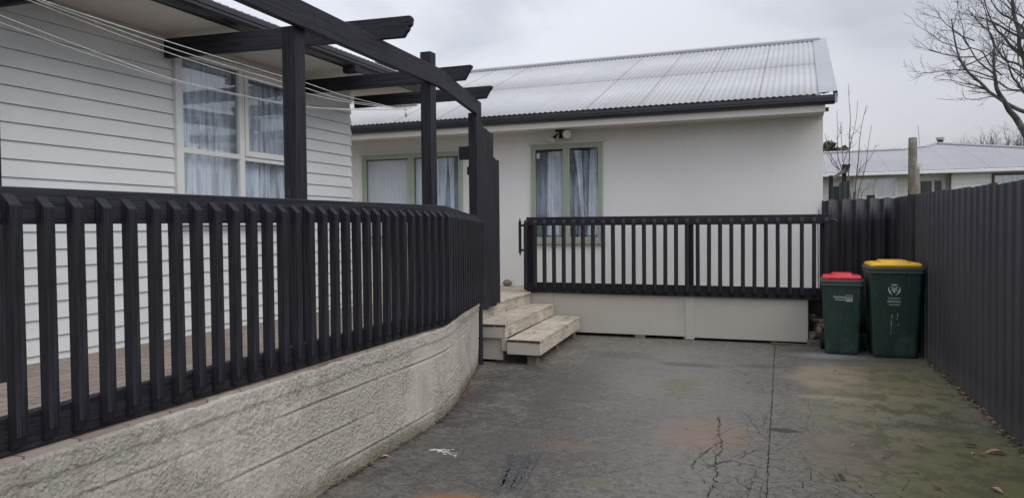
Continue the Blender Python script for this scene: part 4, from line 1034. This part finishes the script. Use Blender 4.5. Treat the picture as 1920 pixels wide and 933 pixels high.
for a in ((x0, x1, z1-e, z1), (x0, x1, z0, z0+.018), (x0, x0+e, z0+.018, z1-e), (x1-e, x1, z0+.018, z1-e)): poly(b, [(a[0],a[2]),(a[1],a[2]),(a[1],a[3]),(a[0],a[3])], yfr)
mx, mz = (x0+x1)/2, .648; arcband(b, mx, mz, .022, .028, 10, 170, yfr, 10, False); arcband(b, mx, mz, .010, .015, 0, 180, yfr, 8, False); poly(b, [(mx-.026, mz), (mx+.026, mz), (mx+.018, mz+.006), (mx-.018, mz+.006)], yfr)
b.build('emblem', 'print', t, fixn=False)

# ------------------------------------------------------------------ litter and leaves
def leaf(px, py, L, mat, lab, group=None, ang=None):
    x, y = gp(px, py); a = random.uniform(0, 6.28) if ang is None else ang; d = Vector((math.cos(a), math.sin(a))); s = Vector((-d.y, d.x)); b = MB(); vs = []; n = 7
    for i in range(n+1):
        u = i/n; w = L*.2*math.sin(math.pi*min(.97, max(.03, u)))*(1.15-.4*u); zc = G+.006+L*.10*math.sin(u*3.1)
        c = Vector((x, y))+d*(u-.5)*L; vs += [(c.x-s.x*w, c.y-s.y*w, zc+w*.5), (c.x, c.y, zc), (c.x+s.x*w, c.y+s.y*w, zc+w*.6)]
    fs = []
    for i in range(n): q = i*3; fs += [(q,q+3,q+4,q+1), (q+1,q+4,q+5,q+2)]
    b.add(vs, fs); o = b.build('fallen_leaf', mat, base=(x, y, G), fixn=False, smooth=True); return tag(o, lab, 'leaf', group)
leaf(1868, 851, .13, 'leaf_p', 'long pinkish dry leaf on the moss near the side fence', ang=.15)
leaf(1842, 854, .055, 'leaf_b', 'brown curled leaf just left of the long pinkish leaf', ang=-.2)
leaf(1824, 851, .045, 'leaf_y', 'thin yellowish leaf stalk beside the curled brown leaf', ang=1.2)
leaf(1868, 921, .085, 'leaf_p', 'dull pink dry leaf nearest the camera on the mossy corner', ang=-.9)
leaf(1724, 836, .055, 'leaf_b', 'small tan leaf lying alone on the brown patch of asphalt', ang=-.3)
leaf(1822, 838, .09, 'leaf_d', 'blackened wet leaf behind the long pinkish leaf', ang=.1)
leaf(1757, 917, .055, 'leaf_d', 'small dark leaf on the green algae in the right foreground', ang=-.5)
leaf(722, 858, .07, 'leaf_p', 'reddish leaf at the foot of the stucco wall', ang=.5)
leaf(1290, 647, .05, 'leaf_b', 'brown leaf under the joint cover of the base panels', ang=.1)
leaf(1566, 695, .06, 'leaf_b', 'brown leaf on the paving in front of the red lidded bin', ang=.1)
leaf(1703, 694, .06, 'leaf_b', 'brown leaf on the paving in front of the yellow lidded bin', ang=.4)
for px, py in ((1540,690),(1600,708),(1640,715),(1690,712),(1755,717),(1735,705),(1770,730),(1560,746),(1605,780),(1780,795),(1720,808),(1600,835),(1690,858),(1500,755),(1415,710),(1000,838),(1045,850),(1180,705),(960,752)):
    leaf(px, py, random.uniform(.014, .03), random.choice(('leaf_b','leaf_y','leaf_p','leaf_b')), 'tiny dry leaf scrap scattered on the driveway', 'leaf scraps scattered on the driveway')
def litter(b, pts, n, spread, r0, r1, seed, zh=.01):
    rr = random.Random(seed)
    for _ in range(n):
        i = rr.randrange(len(pts)-1); u = rr.random(); p = Vector(pts[i]).lerp(Vector(pts[i+1]), u); dn = abs(rr.gauss(0, spread)); x, y = p.x+spread_dir*dn, p.y+rr.uniform(-.03, .03); z = G+.003+rr.random()*zh; r = rr.uniform(r0, r1); a = rr.uniform(0, 6.28); ti = rr.uniform(-.5, .5)
        q = [Vector((math.cos(a+k*1.5708+rr.uniform(-.4,.4))*r*rr.uniform(.5,1.2), math.sin(a+k*1.5708)*r*rr.uniform(.5,1), 0)) for k in range(4)]
        b.add([(x+v.x, y+v.y, z+max(0, ti*v.x+abs(v.y)*.3)) for v in q]+[(x, y, z+r*.35)], [(0,1,4),(1,2,4),(2,3,4),(3,0,4)])
spread_dir = -1
for mat, n, s, lab in (('leaf_d', 900, 1, 'dark leaf litter collected along the foot of the side fence'), ('leaf_b', 420, 2, 'brown dry leaf bits collected along the foot of the side fence'), ('gritc', 60, 3, 'pale chips and grit along the foot of the side fence')):
    b = MB(); litter(b, [(1.405,4.5)]+FP[2:5], n, .028 if s < 3 else .04, .007, .021 if s < 3 else .009, s, .014); o = b.build('leaf_litter', mat, base=(0,0,0), fixn=False); o['kind'] = 'stuff'; tag(o, lab, 'litter')
spread_dir = 1
bl2 = [tuple(p) for p in resample(base_line, 30)][12:]
for mat, n, s, lab in (('leaf_d', 520, 4, 'dark leaf litter gathered along the foot of the stucco wall'), ('leaf_b', 90, 5, 'brown leaf bits gathered along the foot of the stucco wall'), ('green_leaf', 40, 6, 'tiny green weeds along the foot of the stucco wall')):
    b = MB(); litter(b, bl2 if s != 5 else bl2[-9:], n, .018, .005, .015, s, .012); o = b.build('leaf_litter', mat, base=(0,0,0), fixn=False); o['kind'] = 'stuff'; tag(o, lab, 'litter')
spread_dir = -1
b = MB(); litter(b, [(.13,9.93), (-.12,9.95), (-.3,9.96)], 150, .03, .006, .02, 9, .02)
o = b.build('leaf_litter', 'leaf_b', base=(0,0,0), fixn=False); o['kind'] = 'stuff'; tag(o, 'brown leaves heaped by the plank at the base panel end', 'litter')
b = MB(); rr = random.Random(11)
for _ in range(130):
    x = rr.uniform(-2.4, 1.2); y = rr.uniform(3.6, 9.8); r = rr.uniform(.002, .005)
    b.add([(x+r*math.cos(k*1.57+rr.random()), y+r*math.sin(k*1.57+rr.random())*.8, G+.003) for k in range(4)]+[(x, y, G+.003+r*.8)], [(0,1,4),(1,2,4),(2,3,4),(3,0,4)])
o = b.build('grit', 'gritc', base=(0,0,0), fixn=False); o['kind'] = 'stuff'; tag(o, 'pale grit and paint flecks scattered over the asphalt', 'grit')
# dry twigs poking above the railing by the house corner
b = MB(); p = onY(1535, 404, 10.6)
b.tube([(p.x, 10.6, -.9), (p.x-.01, 10.6, p.z), (p.x+.005, 10.6, p.z+.03), (p.x-.003, 10.6, p.z+.08)], .005, 5); p2 = onY(1543, 404, 10.6); b.tube([(p2.x, 10.6, p2.z-.3), (p2.x, 10.6, p2.z), (p2.x+.012, 10.6, p2.z+.03)], .004, 5)
o = b.build('dry_stems', 'bark', base=(p.x, 10.6, -.9)); tag(o, 'two thin dry plant stems poking above the straight railing by the house corner', 'plant')

# ------------------------------------------------------------------ behind the fence
gs = thing('scrap_screen', (.55, 12, G), 'dark green iron offcuts nailed to black posts behind the deep-ribbed fence', 'screen')
def pY(px, py, Y): v = onY(px, py, Y); return (v.x, v.z)
def vbox(px0, py0, px1, py1, Y, th, nm, mat, root, zlow=None):
    a, c = pY(px0, py0, Y), pY(px1, py1, Y); b = MB(); b.box(a[0], c[0], Y, Y+th, c[1] if zlow is None else zlow, a[1]); return b.build(nm, mat, root, bevel=.003)
vbox(1554, 329, 1562, 375, 12.0, .08, 'post', 'stain_z', gs, -1.5); vbox(1579, 308, 1587, 375, 12.02, .08, 'post', 'stain_z', gs, -1.5)
b = MB()
def corr_panel(b, px0, px1, pyl, pyr, Y, zlow):
    a, c = pY(px0, pyl, Y), pY(px1, pyr, Y); n = 40; o = len(b.v)
    for i in range(n+1):
        u = i/n; x = a[0]+(c[0]-a[0])*u; y = Y-.012-.010*math.sin(x*83); b.v += [(x, y, zlow), (x, y, a[1]+(c[1]-a[1])*u)]
    for i in range(n): q = o+2*i; b.f.append((q, q+2, q+3, q+1))
corr_panel(b, 1557, 1573, 350, 349, 12.0, -.3); b.build('iron_sheet', 'greeniron', gs, fixn=False, smooth=True)
b = MB(); corr_panel(b, 1573, 1593, 343, 338, 11.97, -.3); b.build('iron_sheet', 'greeniron', gs, fixn=False, smooth=True)
b = MB(); P = [onY(*q, 11.96) for q in ((1562,330),(1562,338),(1580,325),(1592,322),(1595,308),(1592,307),(1586,311),(1578,320))]; b.prism([tuple(p) for p in P], (0, .03, 0)); b.build('brace', 'block', gs)
b = MB(); P = [onY(*q, 11.94) for q in ((1584,309),(1588,320),(1592,316),(1595,307))]; b.prism([tuple(p) for p in P], (0, .02, 0)); b.build('bracket', 'black', gs)

# far house: ridge and eaves parallel to the back house
fh = thing('neighbour_house', (5, 26, G), 'low white weatherboard house with a grey hipped roof beyond the side fence', 'house')
FY = 22.7; ez = onY(1700, 320, 22.2).z
def fplane(px, py, z0, y0, t):
    d = ray(px, py); k = (z0-y0*t)/(d.z-d.y*t); return d*k
tP = .22
A = fplane(1480, 327, ez, 22.2, tP)
eL = Vector((-1.5, 22.2, ez)); eR = Vector((8.9, 22.2, ez+.05))
def onpl(px, py): return fplane(px, py, ez+.02, 22.2, tP)
ridge = [onpl(1400, 294), onpl(1548, 288), onpl(1690, 281.5), onpl(1735, 275.5), onpl(1760, 270.5)]
hip = [Vector((eR.x+.2, 22.15, ez+.0))]
# front slope as a corrugated sheet: columns of quads between eave line and the ridge polyline
top = ridge+[Vector((9.3, 22.4, ez+.06))]
def topat(x):
    for i in range(len(top)-1):
        if top[i].x <= x <= top[i+1].x: t = (x-top[i].x)/(top[i+1].x-top[i].x); return top[i].lerp(top[i+1], t)
    return top[0] if x < top[0].x else top[-1]
b = MB(); n = 1000; x0, x1 = top[0].x, 9.25; o_ = 0
for i in range(n+1):
    x = x0+(x1-x0)*i/n; q = topat(x); w = .006*math.sin(x*6.283/.082); b.v += [(x, 22.2, ez+w), (x, q.y, q.z+w)]
for i in range(n): b.f.append((2*i, 2*i+2, 2*i+3, 2*i+1))
b.build('roof', 'roof_far', fh, fixn=False, smooth=True)
b = MB(); bk = [Vector((p.x, p.y+ (p.y-22.2)+.8, ez)) for p in top]
for i in range(len(top)-1):
    o = len(b.v); b.v += [tuple(top[i]), tuple(top[i+1]), tuple(bk[i+1]), tuple(bk[i])]; b.f.append((o, o+1, o+2, o+3))
b.build('rear_roof', 'roof_far', fh)
b = MB(); b.tube([tuple(p+Vector((0, 0, .02))) for p in top], .05, 6); b.build('ridge_cap', 'ridge', fh)
b = MB(); b.box(x0, 9.2, 22.12, 22.2, ez-.10, ez-.015); b.build('gutter', 'trim', fh, bevel=.01)
b = MB(); b.box(x0, 9.1, 22.2, FY, ez-.075, ez-.06); b.build('soffit', 'fascia', fh)
def fX(px): return onY(px, 330, FY).x
def fZ(py): return onY(1750, py, FY).z
b = MB(); wl, wr = fX(1545)-2.5, fX(1775); zt4 = ez-.06
door = (fX(1722), fX(1774)); wz = (fZ(371), fZ(329)); wx = (fX(1600), fX(1682))
boards(b, (wl, FY, 0), (door[0], FY, 0), (0,-1,0), G, zt4, .15, 0, [(wx[0]-wl, wx[1]-wl, fZ(410), wz[1])]); boards(b, (door[1]+.05, FY-.3, 0), (9.0, FY-.3, 0), (0,-1,0), G, zt4, .15, 0, [(fX(1854)-door[1]-.05, 9, -1, fZ(331))]); b.build('front_wall', 'farboard', fh)
b = MB(); b.box(wl, 9, FY+.05, 30, G, zt4-.0); b.build('inner_wall', 'farboard', fh)
def fwin(xa, xb, za, zb2, mull, mat, Y=FY, trans=None):
    b = MB(); fr_ = .05
    b.box(xa, xa+fr_, Y-.05, Y+.02, za, zb2); b.box(xb-fr_, xb, Y-.05, Y+.02, za, zb2); b.box(xa+fr_, xb-fr_, Y-.05, Y+.02, zb2-fr_, zb2); b.box(xa+fr_, xb-fr_, Y-.05, Y+.02, za, za+fr_)
    for m in mull: b.box(m-.035, m+.035, Y-.052, Y+.02, za+fr_, zb2-fr_)
    if trans: b.box(xa+fr_, xb-fr_, Y-.048, Y+.02, trans-.025, trans+.025)
    w = b.build('window', mat, fh); MB().add([(xa,Y-.01,za),(xb,Y-.01,za),(xb,Y-.01,zb2),(xa,Y-.01,zb2)], [(0,1,2,3)]).build('pane', 'glass', w, fixn=False)
    b = MB(); curtain(b, (xa, Y+.015, 0), (xb, Y+.015, 0), za, zb2, 16, .008, 20); b.build('curtain', 'blind', w, smooth=True, fixn=False); return w
fwin(wx[0], wx[1], fZ(410), wz[1], [fX(1642)], 'farwhite', trans=fZ(368))
xr0 = fX(1855); w = fwin(xr0, 9.0, fZ(380), fZ(330), [fX(1935)], 'brown', FY-.3)
b = MB(); b.box(door[0], door[1], FY, FY+.04, G, zt4); b.build('porch_wall', 'farwhite', fh)
b = MB(); b.box(fX(1726), fX(1747), FY-.02, FY-.002, G+.3, fZ(339)); o = b.build('door', 'darkpane', fh); o['label'] = 'dark front door in the porch'
b = MB(); b.box(fX(1752), fX(1765), FY-.02, FY-.002, G+.3, fZ(339)); o = b.build('door_sidelight', 'darkpane', fh)
b = MB(); b.box(fX(1776), fX(1779), FY-.35, FY-.28, G, zt4); b.build('porch_post', 'brown', fh)
FLY = ridge[4].y+.6; pc = onY(1763, 270, FLY); b = MB(); b.tube([(pc.x,FLY,pc.z-.6),(pc.x,FLY,pc.z+.02),(pc.x,FLY,pc.z+.14)], [.09,.09,.09], 12); fl_ = b.build('flue', 'black', fh, smooth=True, auto=40)
b = MB(); b.tube([(pc.x,FLY,pc.z+.13),(pc.x,FLY,pc.z+.15),(pc.x,FLY,pc.z+.21),(pc.x,FLY,pc.z+.215)], [.115,.125,.125,.11], 12); b.build('cowl', 'iron', fl_, smooth=True, auto=40)
pc = onY(1725, 278, FLY); pt = onY(1721, 236, FLY); MB().tube([tuple(pc), tuple(pt)], .012, 5).build('aerial', 'iron', fh)
lp = onY(1735, 325, FY-.1); b = MB(); b.box(lp.x-.08, lp.x+.08, lp.y-.03, lp.y+.03, lp.z+.03, lp.z+.06); b.tube([(lp.x,lp.y,lp.z+.03),(lp.x-.12,lp.y,lp.z-.03)], .03, 7); b.tube([(lp.x,lp.y,lp.z+.03),(lp.x+.14,lp.y,lp.z-.01)], .03, 7); b.build('porch_light', 'black', fh)

# ------------------------------------------------------------------ bare trees
def grow(b, p, d, L, r, depth, rr, up=.15, n=6, spread=.65, shrink=.72):
    pts = [p.copy()]; rad = [r]; seg = 5; dd = d.normalized()
    for i in range(seg):
        dd = (dd+Vector((rr.gauss(0, .10), rr.gauss(0, .10), rr.gauss(0, .08)+up*.12))).normalized(); pts.append(pts[-1]+dd*L/seg); rad.append(max(.0022, r*(1-.62*(i+1)/seg)))
    b.tube(pts, rad, n if r > .012 else 4, cap=False)
    if depth > 0:
        k = rr.choice((3, 4, 4, 5))
        for j in range(k):
            i = rr.randrange(1, seg+1); q = pts[i]; ax = Vector((rr.gauss(0,1), rr.gauss(0,1), rr.gauss(0,.6))).normalized()
            nd = (dd+ax*spread*rr.uniform(.7, 1.3)).normalized(); grow(b, q, nd, L*shrink*rr.uniform(.6, 1.1), rad[i]*.68, depth-1, rr, up, n, spread, shrink)
def limb(b, pp, Y, r0, r1, rr, twigs, tl, depth=1, dy=0., n=8, up=.2):
    pts = [onY(px, py, Y+dy*i/(len(pp)-1)) for i, (px, py) in enumerate(pp)]; out = []
    for k in range(len(pts)-1):
        p0, p1, p2, p3 = pts[max(k-1,0)], pts[k], pts[k+1], pts[min(k+2, len(pts)-1)]
        for q in range(5): t = q/5; out.append(.5*((2*p1)+(-p0+p2)*t+(2*p0-5*p1+4*p2-p3)*t*t+(-p0+3*p1-3*p2+p3)*t**3))
    out.append(pts[-1]); N = len(out)
    wob = [Vector((noise.noise(v*2.5), noise.noise(v*2.5+Vector((9,9,9))), noise.noise(v*2.5+Vector((5,1,2)))))*.03 for v in out]; out = [v+w for v, w in zip(out, wob)]
    b.tube(out, [r0+(r1-r0)*i/(N-1) for i in range(N)], n, cap=True)
    for _ in range(twigs):
        i = rr.randrange(int(N*.12), N-1); d = (out[i+1]-out[i]).normalized(); ax = Vector((rr.gauss(0,1), rr.gauss(0,1.1), rr.gauss(0,.8))).normalized()
        grow(b, out[i], (d*.8+ax*.75), tl*rr.uniform(.5, 1.2), max(.004, (r0+(r1-r0)*i/(N-1))*.42), depth, rr, up)
def zp(*a): return [(1700+x/3.332, y/3.332) for x, y in a]
tr = thing('bare_tree', (6.2, 16.3, G), 'large leafless grey tree leaning in over the side fence from the right edge', 'tree'); rr = random.Random(21)
b = MB(); YT = 16
limb(b, [(2080,760),(2010,560),(1965,400)]+zp((800,1000),(733,830),(690,745),(640,690),(605,625),(565,545),(550,450),(552,380),(545,300)), YT, .085, .016, rr, 0, 1)
limb(b, [(2010,560),(2050,420),(2020,300),(1985,240)]+zp((860,740),(733,700),(650,660),(600,630)), YT+.2, .06, .032, rr, 0, 1)
b.build('trunk', 'bark', tr, smooth=True)
b = MB()
limb(b, zp((610,640),(560,600),(500,560),(420,490),(360,420),(320,340),(295,230),(278,120)), YT, .032, .010, rr, 14, .55, 1)
limb(b, zp((565,545),(548,450),(550,380),(545,300),(515,200),(500,100),(465,0)), YT+.1, .02, .006, rr, 12, .6, 1)
limb(b, zp((360,410),(430,380),(500,345),(560,300),(610,230)), YT-.2, .014, .004, rr, 5, .4, 1)
limb(b, zp((760,590),(733,570),(690,520),(660,490),(640,440),(628,380),(600,300)), YT-.4, .026, .009, rr, 8, .5, 1)
limb(b, zp((760,450),(680,400),(620,380),(560,300),(530,230),(500,190),(440,130),(385,70)), YT-.5, .022, .006, rr, 12, .6, 1)
limb(b, zp((760,640),(740,400),(705,300),(695,200),(680,120),(660,0),(650,-80)), YT+.4, .045, .025, rr, 11, .7, 1)
limb(b, zp((430,350),(340,350),(240,340),(180,320),(130,300),(40,235)), YT-.2, .014, .003, rr, 9, .35, 1)
limb(b, zp((400,300),(350,310),(300,290),(230,270),(170,230),(65,165)), YT+.3, .013, .003, rr, 9, .35, 1)
limb(b, zp((600,640),(560,610),(500,603),(430,620),(340,615)), YT-.3, .012, .003, rr, 7, .3, 1)
limb(b, zp((480,545),(420,530),(330,520),(250,505),(190,497)), YT-.3, .014, .003, rr, 7, .35, 1)
limb(b, zp((560,490),(430,450),(330,440),(230,440),(170,450),(60,465)), YT+.3, .015, .003, rr, 10, .35, 1)
limb(b, zp((420,260),(340,220),(270,170),(220,130),(190,90),(165,35)), YT+.1, .013, .003, rr, 6, .3, 1)
limb(b, zp((540,460),(470,400),(420,340),(360,240),(350,160),(325,90)), YT+.6, .018, .004, rr, 8, .4, 1)
limb(b, zp((740,240),(640,200),(560,150),(480,115),(410,100)), YT-.6, .024, .006, rr, 9, .5, 1)
limb(b, zp((740,340),(660,290),(620,240),(560,180),(520,100),(490,30),(470,-40)), YT+.7, .026, .006, rr, 10, .5, 1)
limb(b, zp((740,180),(660,120),(600,90),(550,40),(520,-20)), YT+.2, .024, .006, rr, 10, .5, 1)
if 0: limb(b, zp((740,480),(600,470),(500,420),(400,400),(280,330),(200,300)), YT+.8, .018, .004, rr, 10, .4, 1)
limb(b, zp((740,560),(640,560),(560,500),(480,480),(380,460),(300,460)), YT+1., .018, .004, rr, 10, .4, 1)
limb(b, zp((600,470),(520,400),(470,330),(380,290),(320,200),(210,200)), YT+.9, .016, .004, rr, 9, .4, 1)
for k in range(4):
    y0 = 60+k*120; limb(b, zp((790, y0+90), (720, y0+40), (650, y0), (570+rr.uniform(-30,30), y0-60), (500+rr.uniform(-60,60), y0-90)), YT+rr.uniform(-.9, 1.1), .016, .004, rr, 7, .45, 1)
b.build('branches', 'bark', tr, smooth=True)
# slender young tree, many stems
sp = thing('young_tree', (.92, 13, G), 'slender leafless young tree with many upright stems behind the fence', 'tree'); rr = random.Random(4); b = MB()
base = [(1600, 640), (1600, 480), (1598, 400)]
for pp, r in (([(1592,159),(1593,220),(1592,270),(1591,330),(1596,378)], .013), ([(1609,187),(1602,240),(1592,275),(1582,302),(1580,335),(1590,372)], .009), ([(1623,196),(1614,250),(1608,300),(1605,340),(1604,374)], .013),
              ([(1636,235),(1628,275),(1621,320),(1613,350),(1605,380)], .009), ([(1569,207),(1570,255),(1572,292),(1580,318),(1588,350)], .010), ([(1546,251),(1554,285),(1566,305),(1578,322)], .007),
              ([(1643,272),(1632,297),(1614,318),(1606,338)], .006), ([(1574,229),(1578,270),(1580,305)], .006), ([(1551,290),(1560,305),(1572,318),(1576,330)], .005), ([(1628,352),(1618,362),(1612,380)], .005), ([(1600,250),(1596,265),(1592,285)], .005)):
    limb(b, list(reversed(pp)), 13+rr.uniform(-.2, .2), r, .003, rr, 5, .16, 0, n=6, up=.9)
limb(b, [(1600,640),(1600,480),(1600,385),(1604,360)], 13, .03, .02, rr, 0, .1)
limb(b, [(1600,420),(1592,378),(1588,350)], 13, .02, .011, rr, 0, .1)
b.build('branches', 'twig', sp, smooth=True)
# distant bare tree behind the far house
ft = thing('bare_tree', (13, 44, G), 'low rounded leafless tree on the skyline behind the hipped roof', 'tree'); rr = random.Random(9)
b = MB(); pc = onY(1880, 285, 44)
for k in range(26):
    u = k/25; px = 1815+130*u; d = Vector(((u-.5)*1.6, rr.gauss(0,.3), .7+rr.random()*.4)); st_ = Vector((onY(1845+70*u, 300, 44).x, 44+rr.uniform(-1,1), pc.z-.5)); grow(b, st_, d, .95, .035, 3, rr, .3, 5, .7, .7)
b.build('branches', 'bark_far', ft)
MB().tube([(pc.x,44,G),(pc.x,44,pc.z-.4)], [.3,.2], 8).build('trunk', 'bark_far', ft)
def leafy(b, c, R, n, rr, s0, s1):
    cl = [(Vector((rr.gauss(0,.5)*R[0], rr.gauss(0,.5)*R[1], rr.gauss(0,.5)*R[2])), rr.uniform(.2,.45)) for _ in range(26)]
    for _ in range(n):
        q, w = rr.choice(cl); v = Vector((rr.gauss(0,1), rr.gauss(0,1), rr.gauss(0,1)))*w*min(R)*.8; p = Vector(c)+q+v; s = rr.uniform(s0, s1)
        a = Vector((rr.gauss(0,1), rr.gauss(0,1), rr.gauss(0,1))).normalized()*s; d = a.cross(Vector((rr.gauss(0,1), rr.gauss(0,1), rr.gauss(0,1)))).normalized()*s*.45
        b.add([p-a, p+d, p+a, p-d], [(0,1,2,3)])
for (px, py, Y, R, lab, mat, sd) in ((722, 142, 34, (.9, .8, .7), 'dark evergreen treetop showing between the pergola beam and the gutter', 'foliage', 3), (1553, 286, 46, (.8, .6, .32), 'olive green tree crown behind the hipped roof beside the rendered house', 'foliage2', 5)):
    c = onY(px, py, Y); t = thing('leafy_tree', (c.x, Y, G), lab, 'tree'); rr = random.Random(sd); b = MB(); leafy(b, c, R, 5200, rr, .05, .11); b.build('crown', mat, t, fixn=False)
    MB().tube([(c.x, Y, G), (c.x, Y, c.z)], [.22, .08], 8).build('trunk', 'bark_far', t)

# ------------------------------------------------------------------ camera, light, world
fwd = Vector((Xc.z, Yc.z, Zc.z)); right = Vector((Xc.x, Yc.x, Zc.x)); down = Vector((Xc.y, Yc.y, Zc.y))
cam = bpy.data.cameras.new('Camera'); co = bpy.data.objects.new('Camera', cam); col.objects.link(co)
mt = Matrix((right, -down, -fwd)).transposed().to_4x4(); co.matrix_world = mt
cam.sensor_width = 36; cam.lens = f_px/1920*36; cam.clip_start = .05; cam.clip_end = 1000
scene.camera = co
sun = bpy.data.lights.new('Sun', 'SUN'); so = bpy.data.objects.new('Sun', sun); col.objects.link(so)
sun.energy = 1.5; sun.angle = R_(50); sun.color = (1, .96, .9)
EL_, AZ = R_(50), R_(-70)   # azimuth from +Y towards +X: negative is over the weatherboard house
sd = Vector((math.sin(AZ)*math.cos(EL_), math.cos(AZ)*math.cos(EL_), math.sin(EL_)))
sd = Vector((.96, -.28, 0)).normalized()*math.cos(EL_)+Vector((0, 0, math.sin(EL_)))
so.rotation_euler = sd.to_track_quat('Z', 'Y').to_euler()
wd = bpy.data.worlds.new('World'); scene.world = wd; wd.use_nodes = True; nt = wd.node_tree; N = nt.nodes; N.clear()
out = N.new('ShaderNodeOutputWorld'); bg = N.new('ShaderNodeBackground'); bg2 = N.new('ShaderNodeBackground'); ad = N.new('ShaderNodeAddShader')
sky = N.new('ShaderNodeTexSky'); sky.sky_type = 'NISHITA'; sky.sun_disc = False; sky.sun_elevation = EL_; sky.sun_rotation = math.atan2(sd.x, sd.y)
bg.inputs[1].default_value = .05
hs = N.new('ShaderNodeHueSaturation'); hs.inputs['Saturation'].default_value = .25; nt.links.new(sky.outputs[0], hs.inputs['Color']); nt.links.new(hs.outputs[0], bg.inputs[0])
tc = N.new('ShaderNodeTexCoord'); mp = N.new('ShaderNodeMapping'); mp.inputs['Scale'].default_value = (1, 1, 3.2); nt.links.new(tc.outputs['Generated'], mp.inputs[0])
ns = N.new('ShaderNodeTexNoise'); ns.inputs['Scale'].default_value = 1.7; ns.inputs['Detail'].default_value = 6; ns.inputs['Roughness'].default_value = .5; ns.inputs['Distortion'].default_value = .4; nt.links.new(mp.outputs[0], ns.inputs['Vector'])
cr = N.new('ShaderNodeValToRGB'); cr.color_ramp.interpolation = 'EASE'
cr.color_ramp.elements[0].position = .38; cr.color_ramp.elements[0].color = (.30, .33, .405, 1); cr.color_ramp.elements[1].position = .62; cr.color_ramp.elements[1].color = (.64, .65, .70, 1)
nt.links.new(ns.outputs['Fac'], cr.inputs[0])
sx = N.new('ShaderNodeSeparateXYZ'); nt.links.new(tc.outputs['Generated'], sx.inputs[0])
def wm(op, a, b_=0., c=0., clamp=False):
    n = N.new('ShaderNodeMath'); n.operation = op; n.use_clamp = clamp
    for i, v in enumerate((a, b_, c)):
        if isinstance(v, (int, float)): n.inputs[i].default_value = v
        else: nt.links.new(v, n.inputs[i])
    return n.outputs[0]
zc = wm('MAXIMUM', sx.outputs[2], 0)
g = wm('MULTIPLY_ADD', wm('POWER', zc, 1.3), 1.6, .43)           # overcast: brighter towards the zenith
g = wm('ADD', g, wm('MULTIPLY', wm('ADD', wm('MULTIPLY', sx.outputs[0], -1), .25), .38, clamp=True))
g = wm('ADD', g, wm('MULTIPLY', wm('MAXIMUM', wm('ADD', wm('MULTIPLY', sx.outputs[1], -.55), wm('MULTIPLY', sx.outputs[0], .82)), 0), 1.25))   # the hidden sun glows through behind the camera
#    # thinner cloud over the left side
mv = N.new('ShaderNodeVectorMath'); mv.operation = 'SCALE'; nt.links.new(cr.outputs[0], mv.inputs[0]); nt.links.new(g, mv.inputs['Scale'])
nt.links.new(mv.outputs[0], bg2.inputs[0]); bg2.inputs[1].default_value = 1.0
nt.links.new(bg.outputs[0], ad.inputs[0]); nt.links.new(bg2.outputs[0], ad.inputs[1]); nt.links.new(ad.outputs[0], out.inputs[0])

# lift everything so the paving is at z = 0
for o in list(col.objects):
    if o.parent is None and o.type in ('MESH', 'EMPTY', 'CAMERA'): o.location.z += 1.5
for o in col.objects:
    if '_w' in o: del o['_w']
scene.render.engine = 'CYCLES'
scene.view_settings.view_transform = 'Standard'; scene.view_settings.look = 'None'; scene.view_settings.gamma = 1; scene.view_settings.exposure = .08
scene.render.resolution_x = 1024; scene.render.resolution_y = 497
